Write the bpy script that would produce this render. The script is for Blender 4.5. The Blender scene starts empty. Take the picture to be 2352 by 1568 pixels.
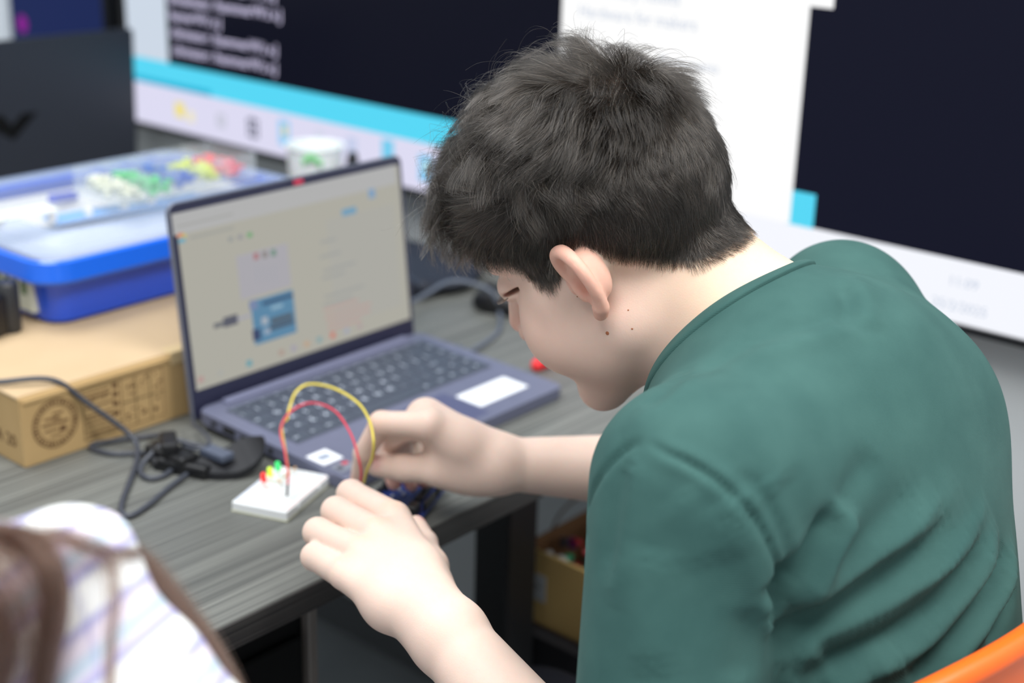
import bpy, bmesh, math, random
import numpy as np
from mathutils import Vector, Matrix
random.seed(3); RNG = np.random.RandomState(5)
SC = bpy.context.scene
COL = SC.collection

# ------------------------------------------------------------------ camera
F_PX, PITCH, ROLL, YAW_A = 3281.0, .345, .029, .866
TZ = .74                      # table top height
HC = TZ + .577                # camera height
_e = np.array([math.cos(YAW_A), math.sin(YAW_A), 0.]); _n = np.array([-math.sin(YAW_A), math.cos(YAW_A), 0.])
def _w(v): return np.array([v @ _e, v @ _n, v[2]])
_fw = np.array([0, math.cos(PITCH), -math.sin(PITCH)]); _up = np.array([0, math.sin(PITCH), math.cos(PITCH)]); _rt = np.array([1., 0, 0])
CF = _w(_fw); CR = _w(_rt * math.cos(ROLL) + _up * math.sin(ROLL)); CU = _w(_up * math.cos(ROLL) - _rt * math.sin(ROLL))
CC = np.array([0, 0, HC])
def ray(x, y): return CF + CR * (x - 1176) / F_PX - CU * (y - 784) / F_PX
def PZ(x, y, z): d = ray(x, y); return CC + d * ((z - HC) / d[2])       # point seen there at height z
def PD(x, y, d): return CC + ray(x, y) * d                              # point seen there at depth d
def PX(x, y, X): d = ray(x, y); return CC + d * (X / d[0])
def proj(P):
    d = np.asarray(P, float) - CC; k = d @ CF
    return np.stack([1176 + F_PX * (d @ CR) / k, 784 - F_PX * (d @ CU) / k, k], -1)

cam = bpy.data.cameras.new('camera'); camo = bpy.data.objects.new('camera', cam); COL.objects.link(camo)
camo.matrix_world = Matrix([[CR[0], CU[0], -CF[0], 0], [CR[1], CU[1], -CF[1], 0], [CR[2], CU[2], -CF[2], HC], [0, 0, 0, 1]])
cam.sensor_width = 36; cam.lens = F_PX / 2352 * 36; cam.clip_start = .05; cam.clip_end = 50
cam.dof.use_dof = True; cam.dof.focus_distance = .95; cam.dof.aperture_fstop = 3.7
SC.camera = camo
SC.view_settings.view_transform = 'Standard'; SC.view_settings.look = 'None'
SC.view_settings.gamma = 1; SC.view_settings.use_curve_mapping = False; SC.view_settings.exposure = 0.0

# ------------------------------------------------------------------ light
SC.cycles.max_bounces = 8; SC.cycles.transparent_max_bounces = 12; SC.cycles.sample_clamp_indirect = 6
wd = bpy.data.worlds.new('world'); SC.world = wd; wd.use_nodes = True
wd.node_tree.nodes['Background'].inputs[0].default_value = (.93, .97, 1.0, 1); wd.node_tree.nodes['Background'].inputs[1].default_value = .62
def area(name, loc, size, power, color, target):
    l = bpy.data.lights.new(name, 'AREA'); l.shape = 'RECTANGLE'; l.size, l.size_y = size; l.energy = power; l.color = color
    o = bpy.data.objects.new(name, l); o.location = loc
    o.rotation_euler = (Vector(target) - Vector(loc)).to_track_quat('-Z', 'Y').to_euler(); COL.objects.link(o)
area('ceiling_panel_light', (-.35, .1, 2.7), (1.3, .7), 27, (1, .985, .96), (.2, .45, .8))
area('ceiling_panel_light', (.4, 1.5, 2.7), (1.3, .7), 30, (.97, .985, 1), (.6, 1.3, .7))
area('ceiling_panel_light', (1.0, -.35, 2.7), (.8, .6), 30, (1, .985, .96), (1.15, .6, .5))  # unseen panel, placed and aimed to brighten the parts box

# ------------------------------------------------------------------ materials
def mat(name, color, rough=.5, metal=0, spec=.5, emit=None, estr=1, sss=0, alpha=1, trans=0, bump=None, noise=None, coat=0, sheen=0):
    m = bpy.data.materials.new(name); m.use_nodes = True; nt = m.node_tree; b = nt.nodes['Principled BSDF']
    b.inputs['Base Color'].default_value = (*color, 1); b.inputs['Roughness'].default_value = rough; b.inputs['Metallic'].default_value = metal
    b.inputs['Specular IOR Level'].default_value = spec; b.inputs['Alpha'].default_value = alpha; b.inputs['Transmission Weight'].default_value = trans
    b.inputs['Coat Weight'].default_value = coat; b.inputs['Sheen Weight'].default_value = sheen
    if emit: b.inputs['Emission Color'].default_value = (*emit, 1); b.inputs['Emission Strength'].default_value = estr
    if sss: b.inputs['Subsurface Weight'].default_value = sss; b.inputs['Subsurface Radius'].default_value = (1, .35, .2); b.inputs['Subsurface Scale'].default_value = .006
    if noise or bump:
        tc = nt.nodes.new('ShaderNodeTexCoord')
    if noise:   # (scale, second colour, amount, stretch xyz)
        mp = nt.nodes.new('ShaderNodeMapping'); mp.inputs['Scale'].default_value = noise[3] if len(noise) > 3 else (1, 1, 1)
        nz = nt.nodes.new('ShaderNodeTexNoise'); nz.inputs['Scale'].default_value = noise[0]; nz.inputs['Detail'].default_value = 4
        nt.links.new(tc.outputs['Object'], mp.inputs[0]); nt.links.new(mp.outputs[0], nz.inputs['Vector'])
        rp = nt.nodes.new('ShaderNodeValToRGB'); rp.color_ramp.elements[0].position = .5 - noise[2]; rp.color_ramp.elements[1].position = .5 + noise[2]
        rp.color_ramp.elements[0].color = (*color, 1); rp.color_ramp.elements[1].color = (*noise[1], 1)
        nt.links.new(nz.outputs[0], rp.inputs[0]); nt.links.new(rp.outputs[0], b.inputs['Base Color'])
    if bump:    # (scale, strength, distance)
        nz = nt.nodes.new('ShaderNodeTexNoise'); nz.inputs['Scale'].default_value = bump[0]; nz.inputs['Detail'].default_value = 3
        nt.links.new(tc.outputs['Object'], nz.inputs['Vector'])
        bp = nt.nodes.new('ShaderNodeBump'); bp.inputs['Strength'].default_value = bump[1]; bp.inputs['Distance'].default_value = bump[2]
        nt.links.new(nz.outputs[0], bp.inputs['Height']); nt.links.new(bp.outputs[0], b.inputs['Normal'])
    return m
def glow(name, c, s=1.0):
    m = mat(name, (.003, .003, .003), .25, spec=.03, emit=c, estr=s); return m
def srgb(r, g, b):
    f = lambda v: (v / 255 / 12.92) if v / 255 <= .04045 else ((v / 255 + .055) / 1.055) ** 2.4
    return (f(r), f(g), f(b))

# ------------------------------------------------------------------ mesh helpers
def link(name, me, m, parent=None):
    o = bpy.data.objects.new(name, me); COL.objects.link(o)
    if m: me.materials.append(m)
    if parent: o.parent = parent
    return o
def base_of(parent):
    """world matrix of a chain of parents (locations are set before children are made)"""
    if parent is None: return Matrix()
    M = parent.matrix_basis.copy(); p = parent.parent
    while p: M = p.matrix_basis @ M; p = p.parent
    return M
def raw(name, V, Fc, m, parent=None, smooth=False, world=True, pid=None):
    V = np.asarray(V, float)
    if world and parent is not None:
        Mi = np.array(base_of(parent).inverted()); V = V @ Mi[:3, :3].T + Mi[:3, 3]
    me = bpy.data.meshes.new(name); me.from_pydata([tuple(v) for v in V], [], [tuple(f) for f in Fc]); me.update()
    if smooth: me.shade_smooth()
    return link(name, me, m, parent)
def fast_mesh(name, V, Q, m, parent=None, smooth=True):
    V = np.asarray(V, np.float64)
    if parent is not None:
        Mi = np.array(base_of(parent).inverted()); V = V @ Mi[:3, :3].T + Mi[:3, 3]
    me = bpy.data.meshes.new(name); n = len(Q); k = Q.shape[1]
    me.vertices.add(len(V)); me.vertices.foreach_set('co', V.astype(np.float32).ravel())
    me.loops.add(n * k); me.loops.foreach_set('vertex_index', Q.astype(np.int32).ravel())
    me.polygons.add(n); me.polygons.foreach_set('loop_start', np.arange(0, n * k, k, dtype=np.int32))
    me.update(calc_edges=True); me.validate()
    if smooth: me.shade_smooth()
    return link(name, me, m, parent)
class MB:
    """collects shapes (in the frame given by M) into one mesh"""
    def __init__(s, M=None): s.V = []; s.F = []; s.M = M
    def add(s, V, F):
        V = [Vector(v) for v in V]
        if s.M is not None: V = [s.M @ v for v in V]
        o = len(s.V); s.V += V; s.F += [tuple(i + o for i in f) for f in F]; return s
    def bm(s, b):
        b.verts.ensure_lookup_table(); b.verts.index_update(); s.add([v.co for v in b.verts], [[v.index for v in f.verts] for f in b.faces]); b.free(); return s
    def box(s, lo, hi, bev=0, seg=1, rot=None):
        b = bmesh.new(); bmesh.ops.create_cube(b, size=1)
        c = [(lo[i] + hi[i]) / 2 for i in range(3)]; d = [abs(hi[i] - lo[i]) for i in range(3)]
        for v in b.verts: v.co = Vector((v.co[i] * d[i] for i in range(3)))
        if bev: bmesh.ops.bevel(b, geom=b.edges[:], offset=bev, segments=seg, affect='EDGES', profile=.5)
        R = rot.to_matrix() if rot else None
        for v in b.verts: v.co = (R @ v.co if R else v.co) + Vector(c)
        return s.bm(b)
    def prism(s, poly, z0, z1, bev=0):
        n = len(poly); b = bmesh.new()
        lo = [b.verts.new((p[0], p[1], z0)) for p in poly]; hi = [b.verts.new((p[0], p[1], z1)) for p in poly]
        b.faces.new(lo[::-1]); b.faces.new(hi)
        for i in range(n): b.faces.new((lo[i], lo[(i + 1) % n], hi[(i + 1) % n], hi[i]))
        if bev: bmesh.ops.bevel(b, geom=b.edges[:], offset=bev, segments=2, affect='EDGES', profile=.5)
        return s.bm(b)
    def lathe(s, prof, c=(0, 0, 0), n=24, axis='z'):
        V = []; F = []
        for r, z in prof:
            for i in range(n):
                a = 2 * math.pi * i / n; p = (r * math.cos(a), r * math.sin(a), z)
                if axis == 'x': p = (p[2], p[0], p[1])
                if axis == 'y': p = (p[0], p[2], p[1])
                V.append((p[0] + c[0], p[1] + c[1], p[2] + c[2]))
        for j in range(len(prof) - 1):
            for i in range(n):
                F.append((j * n + i, j * n + (i + 1) % n, (j + 1) * n + (i + 1) % n, (j + 1) * n + i))
        F.append(tuple(range(n))[::-1]); F.append(tuple((len(prof) - 1) * n + i for i in range(n)))
        return s.add(V, F)
    def tube(s, pts, r, n=8, res=6, closed=False):
        P = spline(pts, res) if res > 1 else np.asarray(pts, float)
        rr = np.interp(np.linspace(0, 1, len(P)), np.linspace(0, 1, len(r)), r) if hasattr(r, '__len__') else np.full(len(P), r)
        T = np.gradient(P, axis=0); T /= np.linalg.norm(T, axis=1)[:, None] + 1e-12
        u = np.cross(T[0], [0, 0, 1.]);
        if np.linalg.norm(u) < .1: u = np.cross(T[0], [1., 0, 0])
        u /= np.linalg.norm(u); V = []; F = []
        for i in range(len(P)):
            u = u - T[i] * (u @ T[i]); u /= np.linalg.norm(u); w = np.cross(T[i], u)
            for k in range(n):
                a = 2 * math.pi * k / n; V.append(P[i] + (u * math.cos(a) + w * math.sin(a)) * rr[i])
        for i in range(len(P) - 1):
            for k in range(n): F.append((i * n + k, i * n + (k + 1) % n, (i + 1) * n + (k + 1) % n, (i + 1) * n + k))
        F.append(tuple(range(n))[::-1]); F.append(tuple((len(P) - 1) * n + k for k in range(n)))
        return s.add(V, F)
    def build(s, name, m, parent=None, smooth=False, world=False):
        V = s.V
        if world and parent is not None:
            Mi = base_of(parent).inverted(); V = [Mi @ v for v in V]
        me = bpy.data.meshes.new(name); me.from_pydata([tuple(v) for v in V], [], s.F); me.update()
        if smooth:
            me.shade_smooth()
            try: me.set_sharp_from_angle(angle=.7)
            except Exception: pass
        return link(name, me, m, parent)
def spline(pts, res=6):
    P = np.asarray(pts, float); P = np.vstack([2 * P[0] - P[1], P, 2 * P[-1] - P[-2]]); out = []
    for i in range(1, len(P) - 2):
        for t in np.linspace(0, 1, res, endpoint=False):
            a, b, c, d = P[i - 1], P[i], P[i + 1], P[i + 2]
            out.append(.5 * ((2 * b) + (-a + c) * t + (2 * a - 5 * b + 4 * c - d) * t * t + (-a + 3 * b - 3 * c + d) * t ** 3))
    out.append(P[-2]); return np.array(out)
def tag(o, label=None, cat=None, group=None, kind=None):
    for k, v in (('label', label), ('category', cat), ('group', group), ('kind', kind)):
        if v: o[k] = v
    return o
def empty(name, loc, rot=(0, 0, 0), label=None, cat=None, group=None):
    o = bpy.data.objects.new(name, None); COL.objects.link(o); o.location = loc; o.rotation_euler = rot; o.empty_display_size = .05
    return tag(o, label, cat, group)
def text_mesh(name, body, size, m, align='LEFT', res=2, bold=0):
    c = bpy.data.curves.new(name, 'FONT'); c.body = body; c.size = size; c.align_x = align; c.resolution_u = res; c.offset = bold
    t = bpy.data.objects.new(name + '_src', c); COL.objects.link(t); dg = bpy.context.evaluated_depsgraph_get()
    me = bpy.data.meshes.new_from_object(t.evaluated_get(dg)); me.name = name; bpy.data.objects.remove(t); bpy.data.curves.remove(c)
    me.materials.clear(); me.materials.append(m); return me
def text(name, body, size, m, parent, M, align='LEFT', bold=0):
    o = bpy.data.objects.new(name, text_mesh(name, body, size, m, align, bold=bold)); COL.objects.link(o); o.parent = parent; o.matrix_basis = M; return o
def copy_tree(o, parent=None):
    c = o.copy(); COL.objects.link(c); c.parent = parent
    for ch in [x for x in bpy.data.objects if x.parent == o]: copy_tree(ch, c)
    return c

# ------------------------------------------------------------------ signed-distance sculpting
class Field:
    def __init__(s, lo, hi, h):
        s.lo = np.array(lo, float); s.h = h; s.n = np.ceil((np.array(hi) - s.lo) / h).astype(int) + 1
        s.ax = [(s.lo[i] + h * np.arange(s.n[i])).astype(np.float32) for i in range(3)]
        s.f = np.full(tuple(s.n), .05, np.float32)
    def _sl(s, lo, hi):
        sl = []
        for i in range(3):
            a = max(0, int((lo[i] - s.lo[i]) / s.h)); b = min(s.n[i], int((hi[i] - s.lo[i]) / s.h) + 2)
            if b <= a: return None, None
            sl.append(slice(a, b))
        return tuple(sl), np.meshgrid(*[s.ax[i][sl[i]] for i in range(3)], indexing='ij', sparse=True)
    def comb(s, sl, d, k, mode):
        f = s.f[sl]
        if mode == 'sub': f = -f
        else: d = d
        if mode == 'sub':
            h = np.maximum(k - np.abs(f - d), 0) / k if k > 0 else 0
            r = -(np.minimum(f, d) - h * h * k * .25) if k > 0 else -np.minimum(f, d)
        else:
            h = np.maximum(k - np.abs(f - d), 0) / k if k > 0 else 0
            r = np.minimum(f, d) - (h * h * k * .25 if k > 0 else 0)
        s.f[sl] = r
    def cone(s, a, b, ra, rb, k=.01, mode='add', flat=None):
        """round cone; flat=(axis vector, factor): squash across that axis"""
        a = np.array(a, float); b = np.array(b, float); R = max(ra, rb) * (1.3 if flat else 1) + k + 2 * s.h + (.02 if k > .015 else .004)
        sl, G = s._sl(np.minimum(a, b) - R, np.maximum(a, b) + R)
        if sl is None: return s
        ab = b - a; L = float(ab @ ab) + 1e-12
        px, py, pz = G[0] - a[0], G[1] - a[1], G[2] - a[2]
        t = np.clip((px * ab[0] + py * ab[1] + pz * ab[2]) / L, 0, 1).astype(np.float32)
        qx, qy, qz = px - t * ab[0], py - t * ab[1], pz - t * ab[2]
        d2 = qx * qx + qy * qy + qz * qz
        if flat:
            w = np.array(flat[0], float); w /= np.linalg.norm(w); dw = qx * w[0] + qy * w[1] + qz * w[2]
            d2 = d2 + dw * dw * (flat[1] ** 2 - 1)
        s.comb(sl, np.sqrt(d2) - (ra + (rb - ra) * t), k, mode); return s
    def ell(s, c, r, k=.01, mode='add', R=None):
        c = np.array(c, float); r = np.array(r, float); m = (max(r) if R is not None else r) + k + 2 * s.h + (.02 if k > .015 else .004)
        sl, G = s._sl(c - m, c + m)
        if sl is None: return s
        p = [G[i] - c[i] for i in range(3)]
        if R is not None: R = np.array(R, float); p = [p[0] * R[0, i] + p[1] * R[1, i] + p[2] * R[2, i] for i in range(3)]
        k0 = np.sqrt((p[0] / r[0]) ** 2 + (p[1] / r[1]) ** 2 + (p[2] / r[2]) ** 2)
        k1 = np.sqrt((p[0] / r[0] ** 2) ** 2 + (p[1] / r[1] ** 2) ** 2 + (p[2] / r[2] ** 2) ** 2)
        s.comb(sl, k0 * (k0 - 1) / np.maximum(k1, 1e-6), k, mode); return s
    def chain(s, pts, rad, k=.004, mode='add', flat=None):
        for i in range(len(pts) - 1): s.cone(pts[i], pts[i + 1], rad[i], rad[i + 1], k, mode, flat)
        return s
    def mesh(s):
        f = s.f; n = f.shape; ins = f < 0
        c = [ins[i:n[0] - 1 + i, j:n[1] - 1 + j, k:n[2] - 1 + k] for i in (0, 1) for j in (0, 1) for k in (0, 1)]
        cnt = sum(x.astype(np.int8) for x in c); act = (cnt > 0) & (cnt < 8)
        I, J, K = np.nonzero(act); N = len(I); idx = np.full(act.shape, -1, np.int32); idx[I, J, K] = np.arange(N)
        co = [(i, j, k) for i in (0, 1) for j in (0, 1) for k in (0, 1)]
        vals = [f[I + i, J + j, K + k] for i, j, k in co]; acc = np.zeros((N, 3)); w = np.zeros(N)
        for a in range(8):
            for b in range(a + 1, 8):
                if sum(abs(co[a][q] - co[b][q]) for q in range(3)) != 1: continue
                m = (vals[a] < 0) != (vals[b] < 0); t = np.where(m, vals[a] / np.where(m, vals[a] - vals[b], 1), 0)
                for q in range(3): acc[:, q] += np.where(m, co[a][q] + t * (co[b][q] - co[a][q]), 0)
                w += m
        V = s.lo + s.h * (np.stack([I, J, K], 1) + acc / np.maximum(w, 1)[:, None]); Q = []
        for q in range(3):
            e = [0, 0, 0]; e[q] = 1; o = [x for x in range(3) if x != q]
            A = ins[tuple(slice(0 if x == q else 1, n[x] - 1) for x in range(3))]
            B = ins[tuple(slice(1 if x == q else 1, n[x] if x == q else n[x] - 1) for x in range(3))]
            for flip, msk in ((0, A & ~B), (1, ~A & B)):
                P = np.array(np.nonzero(msk)).T
                for x in o: P[:, x] += 1
                if not len(P): continue
                def cell(da, db):
                    C = P.copy(); C[:, o[0]] -= da; C[:, o[1]] -= db; return idx[C[:, 0], C[:, 1], C[:, 2]]
                quad = np.stack([cell(1, 1), cell(0, 1), cell(0, 0), cell(1, 0)], 1)
                if (q == 1) != bool(flip): quad = quad[:, ::-1]
                Q.append(quad)
        Q = np.concatenate(Q); Q = Q[(Q >= 0).all(1)]
        return V, Q
def relax(V, Q, it=1, lam=.5, mask=None):
    for _ in range(it):
        acc = np.zeros_like(V); cnt = np.zeros(len(V))
        for a in range(4):
            np.add.at(acc, Q[:, a], V[Q[:, (a + 1) % 4]]); np.add.at(cnt, Q[:, a], 1)
            np.add.at(acc, Q[:, (a + 1) % 4], V[Q[:, a]]); np.add.at(cnt, Q[:, (a + 1) % 4], 1)
        M = acc / np.maximum(cnt, 1)[:, None]; l = lam if mask is None else lam * mask[:, None]
        V = V + (M - V) * l
    return V
def vnormals(V, Q):
    fn = np.cross(V[Q[:, 2]] - V[Q[:, 0]], V[Q[:, 3]] - V[Q[:, 1]]); N = np.zeros_like(V)
    for a in range(4): np.add.at(N, Q[:, a], fn)
    return N / (np.linalg.norm(N, axis=1)[:, None] + 1e-12)
def join_vq(parts):
    V = []; Q = []; o = 0
    for v, q in parts: V.append(v); Q.append(q + o); o += len(v)
    return np.concatenate(V), np.concatenate(Q)

# ================================================================== SETTING
M_wall = mat('wall paint', srgb(208, 214, 216), .8, noise=(3, srgb(202, 208, 211), .2), bump=(180, .12, .001))
M_floor = mat('floor vinyl', srgb(176, 184, 188), .45, noise=(5, srgb(162, 170, 175), .2))
X_TV = 1.42; XW = 1.47
def struct(name, lo, hi, m): return tag(MB().box(lo, hi).build(name, m), kind='structure')
struct('floor', (-2.6, -2.2, -.05), (XW, 6.2, 0), M_floor)
struct('wall_right', (XW, -2.2, 0), (XW + .1, 6.2, 2.9), M_wall)
struct('baseboard_right', (XW - .012, -2.2, 0), (XW, 6.2, .07), mat('baseboard grey', srgb(90, 94, 97), .5))

# ================================================================== DESKS
def wood_mat(name, c1, c2, c3):
    m = bpy.data.materials.new(name); m.use_nodes = True; nt = m.node_tree; b = nt.nodes['Principled BSDF']
    b.inputs['Roughness'].default_value = .42; b.inputs['Specular IOR Level'].default_value = .45
    tc = nt.nodes.new('ShaderNodeTexCoord')
    def nz(sc, stretch, det):
        mp = nt.nodes.new('ShaderNodeMapping'); mp.inputs['Scale'].default_value = stretch
        n = nt.nodes.new('ShaderNodeTexNoise'); n.inputs['Scale'].default_value = sc; n.inputs['Detail'].default_value = det
        nt.links.new(tc.outputs['Object'], mp.inputs[0]); nt.links.new(mp.outputs[0], n.inputs['Vector']); return n
    a = nz(1, (2.6, 420, 420), 3); d = nz(1, (1.1, 60, 60), 3)
    r1 = nt.nodes.new('ShaderNodeValToRGB'); r1.color_ramp.elements[0].position = .36; r1.color_ramp.elements[1].position = .66
    r1.color_ramp.elements[0].color = (*c1, 1); r1.color_ramp.elements[1].color = (*c2, 1); nt.links.new(a.outputs[0], r1.inputs[0])
    r2 = nt.nodes.new('ShaderNodeValToRGB'); r2.color_ramp.elements[0].position = .42; r2.color_ramp.elements[1].position = .62
    r2.color_ramp.elements[0].color = (.84, .84, .84, 1); r2.color_ramp.elements[1].color = (1.05, 1.05, 1.04, 1); nt.links.new(d.outputs[0], r2.inputs[0])
    mx = nt.nodes.new('ShaderNodeMix'); mx.data_type = 'RGBA'; mx.blend_type = 'MULTIPLY'; mx.inputs[0].default_value = 1
    nt.links.new(r1.outputs[0], mx.inputs[6]); nt.links.new(r2.outputs[0], mx.inputs[7]); nt.links.new(mx.outputs[2], b.inputs['Base Color'])
    bp = nt.nodes.new('ShaderNodeBump'); bp.inputs['Strength'].default_value = .35; bp.inputs['Distance'].default_value = .0006
    nt.links.new(a.outputs[0], bp.inputs['Height']); nt.links.new(bp.outputs[0], b.inputs['Normal']); return m
M_wood = wood_mat('grey wood laminate', srgb(88, 90, 88), srgb(124, 126, 122), srgb(60, 60, 60))
M_edge = wood_mat('dark wood edging', srgb(44, 43, 44), srgb(66, 65, 64), srgb(30, 30, 30))
M_black = mat('black metal', srgb(22, 23, 26), .45)
M_blackpl = mat('black plastic', srgb(18, 19, 22), .38)
M_darkpanel = mat('black panel', srgb(16, 17, 18), .7, spec=.15)
def desk(y0, y1, label, grp):
    d = empty('desk', (.4, y0, 0), label=label, cat='desk')
    MB().box((-.62, y0, TZ - .025), (XW - .015, y1, TZ), .0012).build('tabletop', M_wood, d, world=True)
    MB().box((-.62, y0 - .0018, TZ - .0245), (XW - .015, y0 + .0004, TZ - .0012), .0006).build('edge_band', M_edge, d, world=True)
    for x, y in ((1.035, y0 + .1), (1.035, y1 - .1), (-.5, y0 + .1), (-.5, y1 - .1)):
        MB().box((x, y, 0), (x + .05, y + .05, TZ - .025), .003).build('leg', M_black, d, world=True)
    MB().box((-.45, y0 + .30, TZ - .085), (1.035, y0 + .33, TZ - .026), .002).build('rail', M_black, d, world=True)
    return d
d1 = desk(.777, 1.66, 'dark grey wood grain desk the boy in green works at', '')
MB().box((.30, .83, .02), (.708, 1.10, TZ - .026), .002).build('cabinet', M_darkpanel, d1, world=True)
MB().box((.708, .822, .02), (.718, 1.10, TZ - .026), .001).build('side_panel', mat('grey panel edge', srgb(110, 104, 100), .5), d1, world=True)
for z0 in (.04, .36): MB().box((.31, .822, z0), (.70, .83, z0 + .30), .002).build('drawer', M_darkpanel, d1, world=True)
d2 = desk(1.665, 2.55, 'second grey desk behind, under the open black laptop', '')

# ================================================================== BIG WALL SCREEN
M_bezel = mat('screen bezel', srgb(20, 22, 26), .3)
G_white = glow('window white', (1.0, 1.0, 1.0), 1.0); G_strip = glow('window pale grey', srgb(205, 216, 230), 1.0)
G_navy = glow('terminal navy', srgb(13, 15, 30), 1.0); G_navy2 = glow('terminal dark navy', srgb(19, 21, 38), 1.0)
G_cyan = glow('wallpaper cyan', srgb(88, 216, 246), 1.0); G_cyan2 = glow('wallpaper deep cyan', srgb(40, 178, 214), 1.0)
G_bar = glow('taskbar lavender', srgb(222, 220, 243), 1.0); G_bar2 = glow('taskbar bright', srgb(246, 248, 255), 1.0)
G_text = glow('terminal text', srgb(214, 208, 240), 1.0)
G_faint = glow('faint text', srgb(196, 206, 224), 1.0)
tv = empty('wall_screen', (X_TV + .03, 1.1, 1.36), label='huge wall-mounted display showing terminal windows and a white page', cat='screen')
TY0, TY1, TB, TT = .14, 2.095, .8195, 1.93
SY0, SY1, SB, ST = TY0 + .012, 2.079, .8285, TT - .012
MB().box((X_TV + .0035, TY0, TB), (XW - .001, TY1, TT), .003).build('housing', M_bezel, tv, world=True)
for lo, hi in (((X_TV - .001, TY0, TB), (X_TV + .006, TY1, SB)), ((X_TV - .001, TY0, ST), (X_TV + .006, TY1, TT)), ((X_TV - .001, TY0, TB), (X_TV + .006, SY0, TT)), ((X_TV - .001, SY1, TB), (X_TV + .006, TY1, TT))):
    MB().box(lo, hi, .001).build('bezel', M_bezel, tv, world=True)
def pane(name, y0, y1, z0, z1, m, lev): return MB().box((X_TV + .003 - lev * .0004, y0, z0), (X_TV + .0034, y1, z1)).build(name, m, tv, world=True)
pane('screen', SY0, SY1, SB, ST, G_cyan, 0)
pane('taskbar', SY0, SY1, SB, .897, G_bar, 1)
pane('taskbar', SY0, .95, SB, .8972, G_bar2, 2)
pane('wallpaper', 1.86, SY1, .897, .907, G_cyan2, 1)
pane('window', 1.967, SY1, .9385, ST, G_strip, 1)
pane('window', 1.143, 1.967, .937, ST, G_navy, 2)
pane('window', SY0, .9, .893, ST, G_navy2, 1)
pane('wallpaper', .765, .80, .896, .936, G_cyan, 2)
pane('window', .795, 1.143, .897, ST, G_white, 3)
pane('window', .767, .9, 1.142, 1.2, G_white, 3)
def tvtext(body, y, z, size, m, sx=1.0):
    M = Matrix.Translation(Vector((X_TV + .0005, y, z)) - tv.location) @ Matrix(((0, 0, -1, 0), (-1, 0, 0, 0), (0, 1, 0, 0), (0, 0, 0, 1))) @ Matrix.Diagonal((sx, 1, 1, 1))
    return text('terminal_text', body, size, m, tv, M, bold=.00035 if m is G_text else 0)
tvtext('shinainato: /hammerW:i.v.J', 1.957, 1.036, .0235, G_text, 1.10)
tvtext('hamerW:i.v.J', 1.957, 1.010, .0235, G_text, 1.10)
tvtext('clininator: /hammerW:i.v.J', 1.955, .983, .0235, G_text, 1.07)
tvtext('clininator: /hammerW:i.v.J', 1.952, .955, .0235, G_text, 1.05)
for q, (a, b) in enumerate(((1.063, 26), (1.09, 22), (1.117, 24))): tvtext('clininator: /hammerW:i.v.J'[:b], 1.957, a, .0235, G_text, 1.08)
tvtext('Hardware for makers', 1.115, 1.10, .02, G_faint); tvtext('Summary results', 1.10, 1.127, .02, G_faint); tvtext('Components', .99, 1.055, .016, G_faint)
tvtext('11:09', .597, .869, .0155, G_faint); tvtext('25/2/2025', .612, .842, .0155, G_faint)
def icon(y, z, w, h, c, inner=None):
    o = pane('taskbar_icon', y - w / 2, y + w / 2, z - h / 2, z + h / 2, glow('icon', c), 2)
    if inner: MB().box((X_TV + .0018, y - w * .25, z - h * .1), (X_TV + .003, y + w * .1, z + h * .28)).build('icon_mark', glow('icon mark', inner), o, world=True)
icon(1.944, .864, .024, .024, srgb(243, 226, 120)); icon(1.915, .857, .018, .018, srgb(240, 232, 196)); icon(1.836, .862, .022, .022, srgb(196, 198, 214), srgb(220, 220, 238))
for dy, dz, w, h in ((0, 0, .004, .036), (-.011, 0, .004, .03), (.011, 0, .004, .03), (0, .012, .026, .004), (0, -.012, .026, .004), (0, 0, .018, .004)):
    pane('icon_bar', 1.757 - dy - w / 2, 1.757 - dy + w / 2, .862 + dz - h / 2, .862 + dz + h / 2, glow('icon dark', srgb(96, 98, 118)), 2)
icon(1.682, .866, .026, .04, srgb(150, 206, 246), srgb(236, 220, 140)); icon(1.455, .874, .024, .034, srgb(120, 206, 240)); icon(1.379, .862, .028, .038, srgb(140, 204, 244), srgb(200, 228, 220))
icon(1.60, .868, .022, .03, srgb(214, 216, 236)); icon(1.53, .868, .022, .03, srgb(200, 208, 236)); icon(1.29, .862, .026, .034, srgb(205, 214, 238))
# second monitor, navy
mo = empty('monitor', (1.34, 2.25, TZ), label='monitor with a navy screen standing behind the open black laptop', cat='monitor')
mY0, mY1 = 2.115, 2.40
MB().box((1.40, mY0 - .005, .80), (1.43, mY1 + .006, 1.28), .003).build('housing', M_bezel, mo, world=True)
MB().box((1.399, mY0, .812), (1.4004, mY1, 1.272)).build('screen', glow('navy screen', srgb(22, 36, 84)), mo, world=True)
MB().lathe([(.016, 1.3985), (.016, 1.3995)], (0, 0, 0), 20, 'x').build('dot', glow('magenta dot', srgb(132, 26, 140)), mo, world=True).location = Vector((0, 0, 0))
_dot = [o for o in bpy.data.objects if o.name.startswith('dot')][0]; _dot.data.transform(Matrix.Translation((0, 2.365, .962)))
MB().box((1.405, 2.22, TZ + .01), (1.425, 2.28, .82), .003).build('stand', M_blackpl, mo, world=True)
MB().box((1.375, 2.19, TZ), (1.45, 2.36, TZ + .01), .004).build('base', M_blackpl, mo, world=True)
_wh = tag(MB().box((1.38, 2.41, TZ), (1.43, 2.95, 1.5), .003).build('whiteboard', mat('white board', srgb(222, 232, 240), .4)), 'pale white board standing against the wall past the navy monitor', 'board')
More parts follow.
